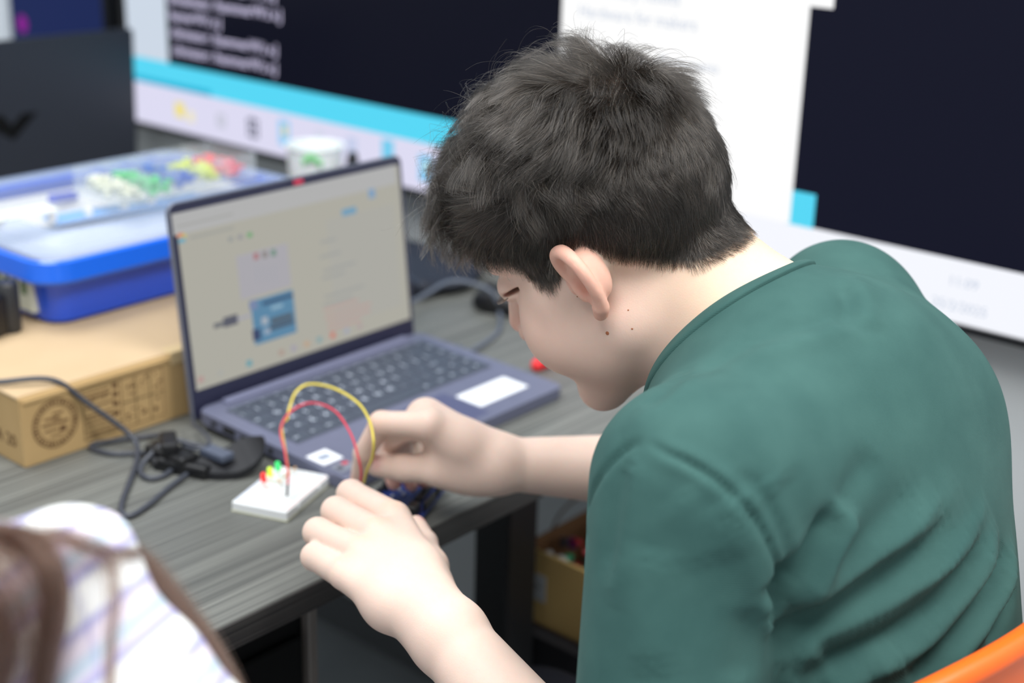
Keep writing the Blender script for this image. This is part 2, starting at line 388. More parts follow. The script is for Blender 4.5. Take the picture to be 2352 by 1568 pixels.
# ================================================================== LAPTOP WITH THE LESSON PAGE
LY = .026; LO = np.array([.8, 1.091, TZ]); LU = np.array([math.cos(LY), math.sin(LY), 0]); LV = np.array([-math.sin(LY), math.cos(LY), 0])
LW, LD, LH = .324, .215, .222; LANG = 1.4618
lap = empty('laptop', tuple(LO), (0, 0, LY), 'slate grey laptop open beside the breadboard, its page showing a blue board', 'laptop')
M_case = mat('slate aluminium', srgb(110, 114, 138), .42, metal=.15, noise=(60, srgb(104, 108, 131), .3)); M_caseside = mat('slate side', srgb(110, 116, 136), .4, metal=.2)
M_lidback = mat('lid shell', srgb(120, 126, 142), .4, metal=.3)
M_key = mat('key', srgb(66, 74, 88), .5); M_leg = mat('key legend', srgb(200, 210, 224), .5, emit=srgb(170, 180, 196), estr=.45); M_lbez = mat('lid bezel', srgb(40, 42, 66), .4)  # legend emission added so the printed glyphs look brighter
TILT = math.atan2(.009, LD)
Mt = Matrix.Translation((0, 0, .022)) @ Matrix.Rotation(TILT, 4, 'X')     # deck frame: z=0 is the deck, y back
b = bmesh.new()
def rrect(x0, y0, x1, y1, r, n=5):
    P = []
    for cx, cy, a0 in ((x1 - r, y1 - r, 0), (x0 + r, y1 - r, 90), (x0 + r, y0 + r, 180), (x1 - r, y0 + r, 270)):
        for i in range(n + 1):
            a = math.radians(a0 + 90 * i / n); P.append((cx + r * math.cos(a), cy + r * math.sin(a)))
    return P
MB(Mt).prism(rrect(0, -LD, LW, 0, .010), -.0125, 0, .0016).build('base', M_case, lap)
MB(Mt).prism(rrect(.012, -LD + .01, LW - .012, -.008, .010), -.0155, -.0122, .001).build('bottom_cover', M_blackpl, lap)
for x in (.03, LW - .03):
    for y in (-LD + .012,): MB(Mt).lathe([(.006, -.0185), (.006, -.0154)], (x, y, 0), 12).build('rubber_foot', M_blackpl, lap)
MB(Mt).box((.030, -.012, 0), (.296, -.002, .0035), .001).build('hinge_bar', mat('hinge bar', srgb(128, 132, 160), .4, metal=.2), lap)
MB(Mt).box((.018, -.128, -.001), (.308, -.020, .00035), .0003).build('keyboard_tray', mat('keyboard tray', srgb(88, 93, 112), .55), lap)
MB(Mt).box((.112, -.205, -.001), (.212, -.140, .0004), .0003).build('touchpad', mat('touchpad', srgb(92, 96, 128), .35, metal=.2), lap)
MB(Mt).box((.1615, -.2048, 0), (.1625, -.199, .00055)).build('touchpad_line', M_blackpl, lap)
rows = [(.0125, ['esc', 'F1', 'F2', 'F3', 'F4', 'F5', 'F6', 'F7', 'F8', 'F9', 'F10', 'F11', 'F12', 'ins', 'del'], [1] * 15),
        (.0185, list('\\1234567890-=') + ['<-', 'pg'], [1] * 13 + [1.6, 1]),
        (.0185, ['tab'] + list('QWERTYUIOP[]') + ['|', 'pg'], [1.4] + [1] * 12 + [1.2, 1]),
        (.0185, ['caps'] + list('ASDFGHJKL;,') + ['enter', 'hm'], [1.7] + [1] * 11 + [1.9, 1]),
        (.0185, ['shift', '<'] + list('ZXCVBNM,.-') + ['shift', '^', 'end'], [1.2, 1] + [1] * 10 + [1.4, 1, 1]),
        (.0185, ['ctrl', 'fn', 'win', 'alt', '', 'alt', 'ctrl', '<', 'v', '>'], [1.2, 1, 1, 1, 5.2, 1.1, 1.1, 1, 1, 1])]
y = -.0215
KW = .288
for h, labs, ws in rows:
    s = KW / sum(ws); x = .019
    for lb, w in zip(labs, ws):
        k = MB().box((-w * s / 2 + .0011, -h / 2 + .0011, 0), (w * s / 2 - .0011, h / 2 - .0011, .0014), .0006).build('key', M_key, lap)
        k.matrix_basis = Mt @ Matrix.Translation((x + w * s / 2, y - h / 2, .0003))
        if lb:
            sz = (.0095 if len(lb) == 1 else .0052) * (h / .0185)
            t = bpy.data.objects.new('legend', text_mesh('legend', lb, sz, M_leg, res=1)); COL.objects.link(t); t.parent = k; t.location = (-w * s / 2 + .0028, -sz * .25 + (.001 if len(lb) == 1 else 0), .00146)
        x += w * s
    y -= h
for i, (y0, y1, z0, z1, nm) in enumerate(((-.030, -.022, -.0095, -.0045, 'power_port'), (-.058, -.040, -.0105, -.0035, 'video_port'), (-.080, -.066, -.0100, -.0045, 'usb_port'), (-.098, -.088, -.0085, -.0050, 'usb_port'), (-.113, -.106, -.0095, -.0045, 'audio_port'))):
    MB(Mt).box((-.0004, y0, z0), (.004, y1, z1), .0004).build(nm, M_blackpl, lap)
M_stick = mat('white sticker', srgb(236, 240, 246), .5); M_print = mat('sticker print', srgb(150, 160, 178), .6)
sk = MB(Mt).box((.215, -.190, 0), (.293, -.155, .0006)).build('sticker', M_stick, lap); sk['label'] = 'long white sticker at the right of the touchpad'
for i, w in enumerate((.05, .062, .044)): MB(Mt).box((.221, -.164 - i * .009, .0006), (.221 + w, -.162 - i * .009, .0008)).build('sticker_print', mat('print', [srgb(214, 190, 186), srgb(170, 190, 224), srgb(190, 196, 210)][i], .6), sk)
sk = MB(Mt).box((.005, -.178, 0), (.030, -.153, .0006)).build('sticker', M_stick, lap); sk['label'] = 'small white sticker at the left front corner'
MB(Mt).box((.010, -.170, .0006), (.024, -.160, .0008)).build('sticker_print', M_print, sk)
sk = MB(Mt).box((.006, -.200, 0), (.028, -.184, .0006)).build('sticker', mat('silver sticker', srgb(150, 156, 172), .3, metal=.4), lap); sk['label'] = 'silver sticker with red mark'
MB(Mt).box((.019, -.190, .0006), (.026, -.185, .0008)).build('sticker_print', mat('red print', srgb(190, 50, 70), .5), sk)
MB(Mt).box((.009, -.195, .0006), (.015, -.189, .0008)).build('sticker_print', mat('dark print', srgb(70, 70, 80), .5), sk)
# lid frame: x across, y up the lid, z towards the user
vb, vu = math.cos(LANG), math.sin(LANG)
Ml = Matrix(((1, 0, 0, 0), (0, vb, -vu, .005), (0, vu, vb, .006), (0, 0, 0, 1)))
lid = MB(Ml).prism(rrect(0, 0, LW, LH, .008), -.005, 0, .0012).build('lid', M_lidback, lap)
bz = MB(Ml).prism(rrect(.0012, .001, LW - .0012, LH - .0012, .007), -.001, .0006, .0002).build('bezel', M_lbez, lid)
def lidpx(px, py):
    w = lambda v: np.array([v[0] * LU[0] + v[1] * LV[0], v[0] * LU[1] + v[1] * LV[1], v[2]])
    ux, uy, uz = w((1, 0, 0)), w((0, vb, vu)), w((0, -vu, vb)); o = LO + w((0, .005, .006))
    d = ray(px, py); t = ((o - CC) @ uz) / (d @ uz); P = CC + d * t - o; return P @ ux, P @ uy
G_page = glow('laptop page', srgb(172, 170, 160), 1.0)
SX0, SX1, SY_0, SY_1 = .0072, LW - .0055, .0320, LH - .0105
MB(Ml).box((SX0, SY_0, .0006), (SX1, SY_1, .0009)).build('screen', G_page, lid)
def lp(name, a, b, c, lev=1, par=None, em=1.0):
    (x0, y1), (x1, y0) = lidpx(*a), lidpx(*b)
    return MB(Ml).box((min(x0, x1), min(y0, y1), .0009), (max(x0, x1), max(y0, y1), .0009 + .00025 * lev)).build(name, glow('page ' + name, c, em), par or lid)
S = srgb
lp('browser_bar', (392, 492), (909, 421), S(176, 176, 176), 1); lp('page_side', (748, 505), (921, 700), S(170, 169, 162), 1)
lp('picture', (541, 588), (667, 655), S(168, 166, 172), 2)
for i, c in enumerate((S(168, 118, 120), S(138, 132, 128), S(112, 142, 126))):
    lp('page_mark', (580 + i * 20, 582 - i * 4), (592 + i * 20, 594 - i * 4), c, 3)
for i in range(4): lp('page_line', (586 + i * 14, 610), (589 + i * 14, 650), S(156, 160, 170), 3)
bd = lp('picture', (574, 692), (680, 762), S(92, 134, 164), 2)
def lr(name, px, py, w, h, c, lev=3):
    x, y_ = lidpx(px, py); return MB(Ml).box((x - w / 2, y_ - h / 2, .0009), (x + w / 2, y_ + h / 2, .0009 + .00025 * lev)).build(name, glow('page ' + name, c), lid)
lr('board_header', 636, 687, .042, .004, S(62, 86, 116)); lr('board_header', 645, 745, .034, .005, S(76, 88, 104))
lr('board_chip', 645, 730, .030, .006, S(84, 96, 108)); lr('board_jack', 588, 768, .010, .012, S(62, 74, 106)); lr('board_plug', 580, 700, .010, .010, S(120, 134, 166))
lr('board_mark', 634, 704, .016, .004, S(138, 170, 190)); lr('board_mark', 606, 736, .008, .008, S(164, 172, 182)); lr('board_mark', 612, 760, .008, .006, S(150, 164, 182))
lr('usb_plug', 528, 736, .018, .010, S(90, 92, 104)); lr('usb_plug', 503, 745, .015, .005, S(110, 112, 116)); lr('page_line', 558, 728, .018, .0025, S(160, 160, 176))
lr('button', 800, 485, .021, .007, S(112, 156, 184)); lr('icon', 852, 444, .009, .010, S(126, 158, 190))
for x, y_, w in ((752, 552, .022), (757, 584, .030), (778, 612, .048), (765, 632, .034), (790, 668, .060), (775, 690, .044)): lr('text_line', x, y_, w, .0028, S(158, 159, 156))
for x, y_, w in ((782, 700, .052), (798, 712, .070), (800, 727, .066), (790, 745, .050)): lr('text_line', x, y_, w, .0032, S(182, 158, 152))
for i, x in enumerate((455, 500, 566, 640, 668, 698, 727, 758, 790, 820)):
    lr('taskbar_icon', x + 5, 871 - (x - 455) * .335, .0068, .0062, (S(178, 150, 146), S(168, 168, 162), S(100, 156, 168), S(170, 150, 140), S(160, 156, 170), S(186, 160, 136), S(130, 160, 164), S(200, 122, 108), S(160, 164, 180), S(172, 156, 156))[i], 2)
lr('logo_mark', 412, 540, .007, .004, S(206, 140, 110)); lr('logo_mark', 421, 541, .004, .004, S(196, 186, 110)); lr('logo_mark', 416, 552, .008, .004, S(110, 166, 186))
for i, c in enumerate((S(152, 154, 152), S(150, 150, 152), S(112, 164, 116))): lr('page_icon', 528 + i * 22, 549 - i * 5, .006, .005, c, 2)
lr('text_line', 486, 534, .055, .003, S(160, 160, 154), 2); lr('text_line', 470, 505, .07, .0022, S(164, 164, 162), 2)
MB(Ml).box((.1615, LH - .0075, .0006), (.1745, LH - .0030, .0016), .0003).build('camera_shutter', mat('red shutter', S(214, 60, 88), .4), lid)
MB(Ml).box((.12, LH - .0062, .0006), (.150, LH - .0042, .0008)).build('camera_bar', mat('camera bar', S(60, 62, 86), .3), lid)
MB(Matrix(((1, 0, 0, 0), (0, 1, 0, 0), (0, 0, 1, 0), (0, 0, 0, 1)))).box((.02, -.002, .008), (LW - .02, .008, .0195), .003, 2).build('hinge', M_blackpl, lap)

# ================================================================== BREADBOARD, LEDS, WIRES
BBC = (PZ(528, 1148, TZ + .009) + PZ(762, 1095, TZ + .009)) / 2
_a = PZ(528, 1155, TZ + .009); _b = PZ(658, 1188, TZ + .009); _c = PZ(762, 1098, TZ + .009)
bu = (_c - _b); bu[2] = 0; bl = np.linalg.norm(bu); bu /= bl; byaw = math.atan2(bu[1], bu[0]); bw = np.linalg.norm(_b - _a)
bb = empty('breadboard', (*BBC[:2], TZ), (0, 0, byaw), 'white solderless breadboard with three small lamps on the desk', 'breadboard')
M_bb = mat('breadboard white', srgb(232, 236, 238), .5); M_hole = mat('hole', srgb(150, 156, 162), .8)
BL, BW = .083, .055
MB().box((-BL / 2, -BW / 2, 0), (BL / 2, BW / 2, .0092), .0012, 2).build('body', M_bb, bb)
MB().box((-BL / 2 + .002, -.0012, .0088), (BL / 2 - .002, .0012, .00935)).build('groove', mat('groove', srgb(206, 210, 214), .6), bb)
MB().box((-BL / 2 - .0002, -BW / 2 - .0002, 0), (BL / 2 + .0002, BW / 2 + .0002, .0012)).build('backing_pad', mat('pad', srgb(214, 216, 186), .8), bb)
hb = MB()
for i in range(30):
    x = -.0368 + i * .00254
    for j in list(range(5)) + list(range(6, 11)):
        yy = -.0127 + j * .00254; hb.add([(x - .0005, yy - .0005, .00925), (x + .0005, yy - .0005, .00925), (x + .0005, yy + .0005, .00925), (x - .0005, yy + .0005, .00925)], [(0, 1, 2, 3)])
    if i % 6 != 5:
        for yy in (-.0235, -.021, .021, .0235): hb.add([(x - .0005, yy - .0005, .00925), (x + .0005, yy - .0005, .00925), (x + .0005, yy + .0005, .00925), (x - .0005, yy + .0005, .00925)], [(0, 1, 2, 3)])
tag(hb.build('hole', M_hole, bb), kind='stuff')
for yy, c in ((-.0255, srgb(236, 150, 140)), (-.0188, srgb(150, 180, 236)), (.0188, srgb(236, 150, 140)), (.0255, srgb(150, 180, 236))):
    MB().box((-.038, yy - .0003, .0091), (.038, yy + .0003, .0093)).build('rail_line', mat('rail line', c, .6), bb)
for x in (-.02, .02): MB().box((x - .002, -BW / 2 - .001, .002), (x + .002, -BW / 2 + .001, .0075), .0004).build('clip', M_bb, bb)
def led(px, py, ptop, color, label):
    B = PZ(px, py, TZ + .0092 + .003); T = B + np.array([0, 0, .0])
    o = empty('led', tuple(B), (random.uniform(-.12, .12), random.uniform(-.15, .1), 0), label, 'led')
    m = mat('led ' + label[:6], color, .25, emit=color, estr=.55)
    MB().lathe([(.0029, .003), (.0029, .0042), (.0025, .0042), (.0025, .0092), (.0021, .0106), (.0012, .0114), (.0002, .0117)], n=16).build('bulb', m, o, smooth=True)
    for s in (-.00127, .00127): MB().tube([(s, 0, -.0045), (s, 0, .0032)], .00028, 5, 1).build('pin', mat('pin', (.7, .7, .72), .25, metal=1), o)
    return o
led(607, 1112, 0, srgb(250, 52, 50), 'red led plugged in nearest the corner of the breadboard')
led(621, 1099, 0, srgb(206, 244, 70), 'yellow green led between the red and the green ones')
led(640, 1085, 0, srgb(60, 222, 120), 'green led plugged in farthest along the breadboard')
M_res = mat('resistor tan', srgb(224, 186, 140), .5)
for i, (px, py, rz) in enumerate(((642, 1104, .9), (655, 1093, .2), (676, 1076, .2))):
    B = PZ(px, py, TZ + .0135)
    o = empty('resistor', tuple(B), (0, 0, byaw + rz), ['tan resistor beside the yellow green led', 'tan resistor beside the green led', 'tan resistor at the far edge of the breadboard'][i], 'resistor', None)
    MB().lathe([(.0006, -.0031), (.0011, -.0028), (.0011, -.0018), (.0009, -.0014), (.0009, .0014), (.0011, .0018), (.0011, .0028), (.0006, .0031)], n=10, axis='x').build('body', M_res, o, smooth=True)
    for xx, c in ((-.0012, srgb(190, 80, 50)), (0, srgb(120, 60, 30)), (.0012, srgb(190, 150, 60))): MB().lathe([(.00098, xx - .0003), (.00098, xx + .0003)], n=10, axis='x').build('band', mat('band', c, .5), o)
    MB().tube([(-.0055, 0, -.0045), (-.0052, 0, 0), (0, 0, 0), (.0052, 0, 0), (.0055, 0, -.0045)], .0003, 5, 3).build('lead', mat('lead', (.7, .7, .7), .3, metal=1), o)
def wire(name, pts, r, color, label, ends=()):
    P = np.array([PZ(x, y, TZ + z) if z is not None else None for x, y, z in pts]); O = P[0]
    o = empty(name, tuple(O), label=label, cat='wire')
    MB().tube(P, r, 10, 8).build('insulation', mat(name + ' ' + label[:4], color, .4), o, smooth=True, world=True)
    for a, b in ends: MB().tube([PZ(*a[:2], TZ + a[2]), PZ(*b[:2], TZ + b[2])], .00125, 6, 1).build('pin_housing', M_blackpl, o, world=True)
    return o
# heights along the wires: they stand up from the board and arch over to the hand
wire('jumper_wire', [(661, 1114, .021), (662, 1088, .030), (655, 1040, .045), (645, 985, .062), (668, 945, .074), (715, 925, .082), (768, 943, .090), (805, 995, .086), (823, 1050, .072), (829, 1085, .058), (827, 1118, .042)], .0010, srgb(222, 62, 84), 'red jumper wire arching from the breadboard to the pinched fingers', [((659, 1137, .010), (661, 1112, .022))])
wire('jumper_wire', [(664, 1090, .028), (656, 1040, .044), (647, 978, .062), (660, 962, .068), (664, 940, .075), (680, 900, .088), (712, 882, .094), (768, 892, .100), (822, 925, .103), (848, 965, .103), (858, 1010, .096), (855, 1050, .078), (843, 1080, .060), (836, 1108, .042)], .0011, srgb(236, 216, 84), 'yellow jumper wire arching higher, twisted round the red wire')

# ================================================================== MICROCONTROLLER BOARD
mc = empty('circuit_board', (.826, .822, TZ), (0, 0, .42), 'small blue circuit board with black headers lying between the hands', 'circuit board')
MB().box((-.034, -.0265, .005), (.034, .0265, .0066), .0003).build('board', mat('blue pcb', srgb(22, 50, 124), .35), mc)
for x, y0, w in ((-.006, -.0245, .028), (.022, -.0245, .018), (-.012, .0245, .024), (.018, .0245, .024)):
    MB().box((x - w / 2, y0 - .00125, .0066), (x + w / 2, y0 + .00125, .0151), .0003).build('header', M_blackpl, mc)
    hh = MB()
    for i in range(int(w / .00254)): hh.box((x - w / 2 + .0008 + i * .00254, y0 - .0005, .0148), (x - w / 2 + .0018 + i * .00254, y0 + .0005, .01515))
    hh.build('socket', mat('socket', (.12, .12, .13), .6), mc)
MB().box((-.040, .007, .0066), (-.024, .019, .0176), .0005).build('usb_connector', mat('steel', (.75, .76, .78), .25, metal=1), mc)
MB().box((-.036, -.022, .0066), (-.022, -.013, .0176), .0008).build('power_jack', M_blackpl, mc)
MB().box((-.004, -.016, .0066), (.030, -.0085, .0106), .0006).build('chip', M_blackpl, mc)
MB().box((-.016, .002, .0066), (-.009, .009, .0082), .0004).build('chip', M_blackpl, mc)
for x, y_ in ((.004, .004), (.010, .010), (.020, .002), (-.004, .012), (.026, .012), (.012, -.002)): MB().box((x, y_, .0066), (x + .004, y_ + .002, .0086), .0002).build('component', mat('component', srgb(210, 214, 220), .4), mc)
MB().lathe([(.002, .0066), (.002, .0086), (.0016, .009)], (.030, .018, 0), 12).build('button', mat('button', srgb(190, 60, 40), .5), mc)

# ================================================================== CARDBOARD BOX UNDER THE BLUE TUB
M_card = mat('cardboard', srgb(200, 175, 140), .75, noise=(14, srgb(192, 166, 130), .3)); M_cardside = mat('cardboard side', srgb(188, 158, 110), .75, noise=(14, srgb(180, 150, 102), .3))
M_ink = mat('brown ink', srgb(104, 76, 46), .8)
CX0, CX1, CY0, CY1, CH = .632, 1.13, 1.131, 1.64, .0715
cb = empty('cardboard_box', ((CX0 + CX1) / 2, (CY0 + CY1) / 2, TZ), label='flat brown cardboard box with printed symbols, under the blue tub', cat='box')
bx = MB().box((CX0, CY0, TZ), (CX1, CY1, TZ + CH - .002), .0015, 2).build('body', M_cardside, cb, world=True)
MB().box((CX0 - .001, CY0 + .003, TZ + CH - .0035), (CX1, CY1, TZ + CH), .0012, 2).build('lid', M_card, cb, world=True)
MB().box((CX0 + .003, CY0 - .0015, TZ + CH - .009), (.80, CY0 + .002, TZ + CH - .0042), .0008).build('tuck_flap', M_cardside, cb, world=True)
MB().box((.80, CY0 - .001, TZ + CH - .013), (.845, CY0 + .016, TZ + CH + .0006), .0006).build('tape', mat('paper tape', srgb(206, 182, 138), .6), cb, world=True)
fz = lambda x, y, z: Vector((x, CY0 - y, TZ + z))
def ink(name, parts):
    m = MB()
    for (x0, z0, x1, z1) in parts: m.box(tuple(fz(x0, .0004, z0)), tuple(fz(x1, -.001, z1)))
    return m.build(name, M_ink, cb, world=True)
def ringm(cx, cz, r, t, n=40):
    m = MB(); V = []; Fc = []
    for i in range(n):
        a = 2 * math.pi * i / n
        for rr in (r, r - t): V.append(fz(cx + rr * math.cos(a), .0004, cz + rr * math.sin(a)))
    for i in range(n): j = (i + 1) % n; Fc.append((2 * i, 2 * i + 1, 2 * j + 1, 2 * j))
    m.add(V, Fc); return m
ecx, ecz = .667, .036
for r, t in ((.0245, .0012), (.0185, .0008)): ringm(ecx, ecz, r, t).build('printed_seal', M_ink, cb, world=True)
tt = MB()
for i in range(34):
    a = 2 * math.pi * i / 34; c, s = math.cos(a), math.sin(a); w = .0009 if i % 3 else .0016
    P = [(.0195, -w), (.0225, -w), (.0225, w), (.0195, w)]
    tt.add([fz(ecx + p * c - q * s, .0004, ecz + p * s + q * c) for p, q in P], [(0, 1, 2, 3)])
tt.build('printed_seal_ring_text', M_ink, cb, world=True)
ink('printed_seal', [(ecx - .014, ecz - .001, ecx + .014, ecz + .001), (ecx - .011, ecz + .005, ecx + .004, ecz + .0066), (ecx - .002, ecz + .009, ecx + .009, ecz + .0105), (ecx - .012, ecz - .007, ecx + .002, ecz - .0055), (ecx + .004, ecz - .010, ecx + .011, ecz - .0045), (ecx - .006, ecz - .013, ecx + .006, ecz - .0118), (ecx - .003, ecz + .0035, ecx + .006, ecz + .005)])
fr = []
def frame(x0, z0, x1, z1, t=.0006): fr.extend([(x0, z0, x1, z0 + t), (x0, z1 - t, x1, z1), (x0, z0, x0 + t, z1), (x1 - t, z0, x1, z1)])
frame(.697, .008, .790, .060); frame(.697, .008, .741, .060); frame(.741, .034, .790, .034 + .0006); frame(.757, .008, .7576, .060); frame(.774, .008, .7746, .060); frame(.697, .017, .741, .0176)
ink('printed_grid', fr)
R2 = random.Random(4); gl = []
for i in range(3):
    for j in range(2):
        cx, cz = .7495 + i * .0165, .021 + j * .026
        for k in range(5):
            dx, dz = R2.uniform(-.005, .004), R2.uniform(-.008, .007); gl.append((cx + dx, cz + dz, cx + dx + R2.uniform(.001, .004), cz + dz + R2.uniform(.0008, .003)))
for z in (.012, .022, .027, .031, .040, .050, .054): 
    x = .700
    while x < .728: w = R2.uniform(.002, .006); gl.append((x, z, x + w, z + .0014)); x += w + .0012
for z in (.024, .034, .044, .053): gl.append((.731, z, .737, z + .005))
ink('printed_symbols', gl)
def boxtext(body, x, z, s, rot=0):
    M = Matrix.Translation(fz(x, .0006, z) - cb.location) @ Matrix(((1, 0, 0, 0), (0, 0, -1, 0), (0, 1, 0, 0), (0, 0, 0, 1)))
    return text('printed_text', body, s, M_ink, cb, M)
boxtext('MADE OF PAPER', .701, .0105, .0045); boxtext('KEEP DRY', .701, .046, .006)
M = Matrix.Translation(Vector((CX0 - .0006, CY0 + .075, TZ + .018)) - cb.location) @ Matrix(((0, 0, -1, 0), (-1, 0, 0, 0), (0, 1, 0, 0), (0, 0, 0, 1)))
text('printed_text', 'CAJA 20', .018, M_ink, cb, M)

# ================================================================== BLUE TUB
ZB = TZ + CH; TUB = (.955, 1.43, ZB)
tb = empty('storage_tub', TUB, (0, 0, .02), 'blue plastic tub with a clear lid, on the cardboard box', 'storage tub')
M_blue = mat('blue plastic', srgb(32, 82, 214), .32, spec=.5, coat=.2); M_rim = mat('rim blue', srgb(28, 104, 232), .28, coat=.2)
def loft(m, rings, cap0=True, cap1=True):
    V = []; Fc = []; n = len(rings[0][0])
    for poly, z in rings: V += [(p[0], p[1], z) for p in poly]
    for j in range(len(rings) - 1):
        for i in range(n): Fc.append((j * n + i, j * n + (i + 1) % n, (j + 1) * n + (i + 1) % n, (j + 1) * n + i))
    if cap0: Fc.append(tuple(range(n))[::-1])
    if cap1: Fc.append(tuple((len(rings) - 1) * n + i for i in range(n)))
    return m.add(V, Fc)
rr_ = lambda hx, hy, r: rrect(-hx, -hy, hx, hy, r, 6)
hx, hy = .198, .152
loft(MB(), [(rr_(hx - .008, hy - .008, .02), 0), (rr_(hx - .002, hy - .002, .025), .004), (rr_(hx + .006, hy + .006, .03), .058), (rr_(hx + .004, hy + .004, .03), .058), (rr_(hx - .004, hy - .004, .025), .008), (rr_(hx - .012, hy - .012, .02), .005)]).build('body', M_blue, tb, smooth=True)
loft(MB(), [(rr_(hx + .007, hy + .007, .03), .049), (rr_(hx + .017, hy + .017, .034), .050), (rr_(hx + .020, hy + .020, .036), .054), (rr_(hx + .018, hy + .018, .036), .0735), (rr_(hx + .014, hy + .014, .03), .0755), (rr_(hx + .004, hy + .004, .03), .070), (rr_(hx + .004, hy + .004, .03), .054)], False, False).build('rim', M_rim, tb, smooth=True)
M_clear = bpy.data.materials.new('clear lid'); M_clear.use_nodes = True
_nt = M_clear.node_tree; _b = _nt.nodes['Principled BSDF']; _b.inputs['Base Color'].default_value = (*srgb(164, 182, 214), 1); _b.inputs['Roughness'].default_value = .4; _b.inputs['Alpha'].default_value = .5; _b.inputs['Specular IOR Level'].default_value = .3
loft(MB(), [(rr_(hx + .0125, hy + .0125, .035), .0750), (rr_(hx + .010, hy + .010, .033), .080), (rr_(hx + .004, hy + .004, .03), .0825), (rr_(hx - .012, hy - .012, .03), .080), (rr_(hx - .020, hy - .020, .03), .090), (rr_(hx - .026, hy - .026, .03), .093), (rr_(hx - .034, hy - .034, .026), .0915)], False, False).build('lid', M_clear, tb, smooth=True)
M_clear2 = mat('clear panel', srgb(226, 232, 240), .25, alpha=.10, spec=.08)
MB().prism(rr_(hx - .034, hy - .034, .026), .0910, .0916).build('lid_window', M_clear2, tb)
for yy in (-.10, .10): MB().box((-.15, yy - .002, .0915), (.15, yy + .002, .0945), .001).build('lid_rib', M_clear, tb)
s_ = PZ(60, 484, ZB + .093) - np.array(TUB)
MB().box((s_[0] - .045, s_[1] - .014, .0918), (s_[0] + .030, s_[1] + .016, .0928)).build('label', mat('paper label', srgb(226, 232, 222), .7), tb)
for i in range(3): MB().box((s_[0] - .04, s_[1] - .008 + i * .007, .0928), (s_[0] + .015 + i * .004, s_[1] - .006 + i * .007, .0930)).build('label_print', mat('label print', srgb(160, 176, 160), .7), tb)
MB().box((-hx - .0065, -.125, .012), (-hx + .003, -.045, .052), .0006).build('label', mat('side label', srgb(214, 220, 206), .7), tb)
for i in range(4): MB().box((-hx - .0072, -.115 + i * .016, .030), (-hx - .006, -.107 + i * .016, .046)).build('label_print', mat('green print', srgb(70, 110, 60), .7), tb)
# inside the tub
T0 = Vector(TUB)
_oc = PZ(385, 414, ZB + .098)
org = empty('organizer', (_oc[0], _oc[1], ZB + .1118), (0, 0, .05), 'clear divided organizer of coloured pieces sitting on the clear lid of the blue tub', 'organizer')
M_org = bpy.data.materials.new('clear organizer'); M_org.use_nodes = True; _b = M_org.node_tree.nodes['Principled BSDF']; _b.inputs['Base Color'].default_value = (*srgb(225, 235, 240), 1); _b.inputs['Alpha'].default_value = .13; _b.inputs['Roughness'].default_value = .3; _b.inputs['Specular IOR Level'].default_value = .2
MB().box((-.10, -.045, -.020), (.10, .045, -.018)).build('floor_plate', M_org, org)
for y0 in (-.045, .043): MB().box((-.10, y0, -.02), (.10, y0 + .002, .012)).build('side_wall', M_org, org)
for i in range(6): MB().box((-.10 + i * .0396, -.045, -.02), (-.098 + i * .0396, .045, .012)).build('divider', M_org, org)
for i, (c, nm) in enumerate(((srgb(226, 228, 208), 'cream'), (srgb(70, 200, 120), 'green'), (srgb(40, 90, 190), 'blue'), (srgb(214, 226, 80), 'yellow'), (srgb(232, 90, 110), 'red'))):
    m = mat('bits ' + nm, c, .4); bb_ = MB(); rr = random.Random(i)
    for k in range(60):
        p = Vector((-.079 + i * .0396 + rr.uniform(-.013, .013), rr.uniform(-.036, .036), -.015 + rr.uniform(0, .014))); bb_.box(tuple(p - Vector((.004, .003, .002))), tuple(p + Vector((.004, .003, .002))), .0008)
    o = bb_.build('small_components', m); o.location = org.location; o.rotation_euler = (0, 0, .05); tag(o, nm + ' small components loose in one compartment of the clear organizer', 'components', kind='stuff')
q = empty('circuit_strip', (.93, 1.40, ZB + .072), (0, 0, -.12), 'light blue strip with white plugs inside the blue tub', 'circuit strip')
MB().box((-.085, -.017, 0), (.11, .017, .004), .0008).build('strip', mat('sky blue', srgb(90, 160, 226), .5), q)
for x in (-.088, -.045, .0, .035): MB().box((x, -.014, .002), (x + .007, -.004, .013), .001).build('plug', mat('white plug', srgb(236, 232, 228), .5), q)
q = tag(MB().box((-.022, -.006, 0), (.022, .006, .010), .002).build('plastic_clip', mat('deep blue', srgb(40, 70, 190), .4)), 'dark blue plastic clip inside the tub near the white label', 'clip'); q.location = (.915, 1.49, ZB + .07); q.rotation_euler = (0, .1, .3)
q = tag(MB().box((-.18, -.135, 0), (.18, .135, .004), .002).build('foam_sheet', mat('pale foam', srgb(206, 208, 210), .8)), 'pale foam sheet raised inside the blue tub to make its interior pale', 'foam sheet'); q.location = (.955, 1.43, ZB + .060)  # sheet added under the lid so the tub's inside looks pale

# black adapter on the box
ad = empty('power_adapter', (.70, 1.315, ZB), (0, 0, .3), 'black power adapter standing on the cardboard box beside the tub', 'adapter')
MB().box((-.032, -.030, 0), (.012, .026, .046), .006, 3).build('body', M_blackpl, ad, smooth=True)
MB().lathe([(.011, 0), (.012, .004), (.012, .050), (.009, .054)], (.019, -.022, 0), 18).build('plug', mat('dark plug', srgb(40, 42, 46), .4), ad, smooth=True)
MB().tube([(-.01, 0, .046), (-.02, .01, .058), (-.045, .02, .055), (-.07, .02, .02), (-.09, .0, .003)], .0022, 8).build('cord', M_blackpl, ad, smooth=True)

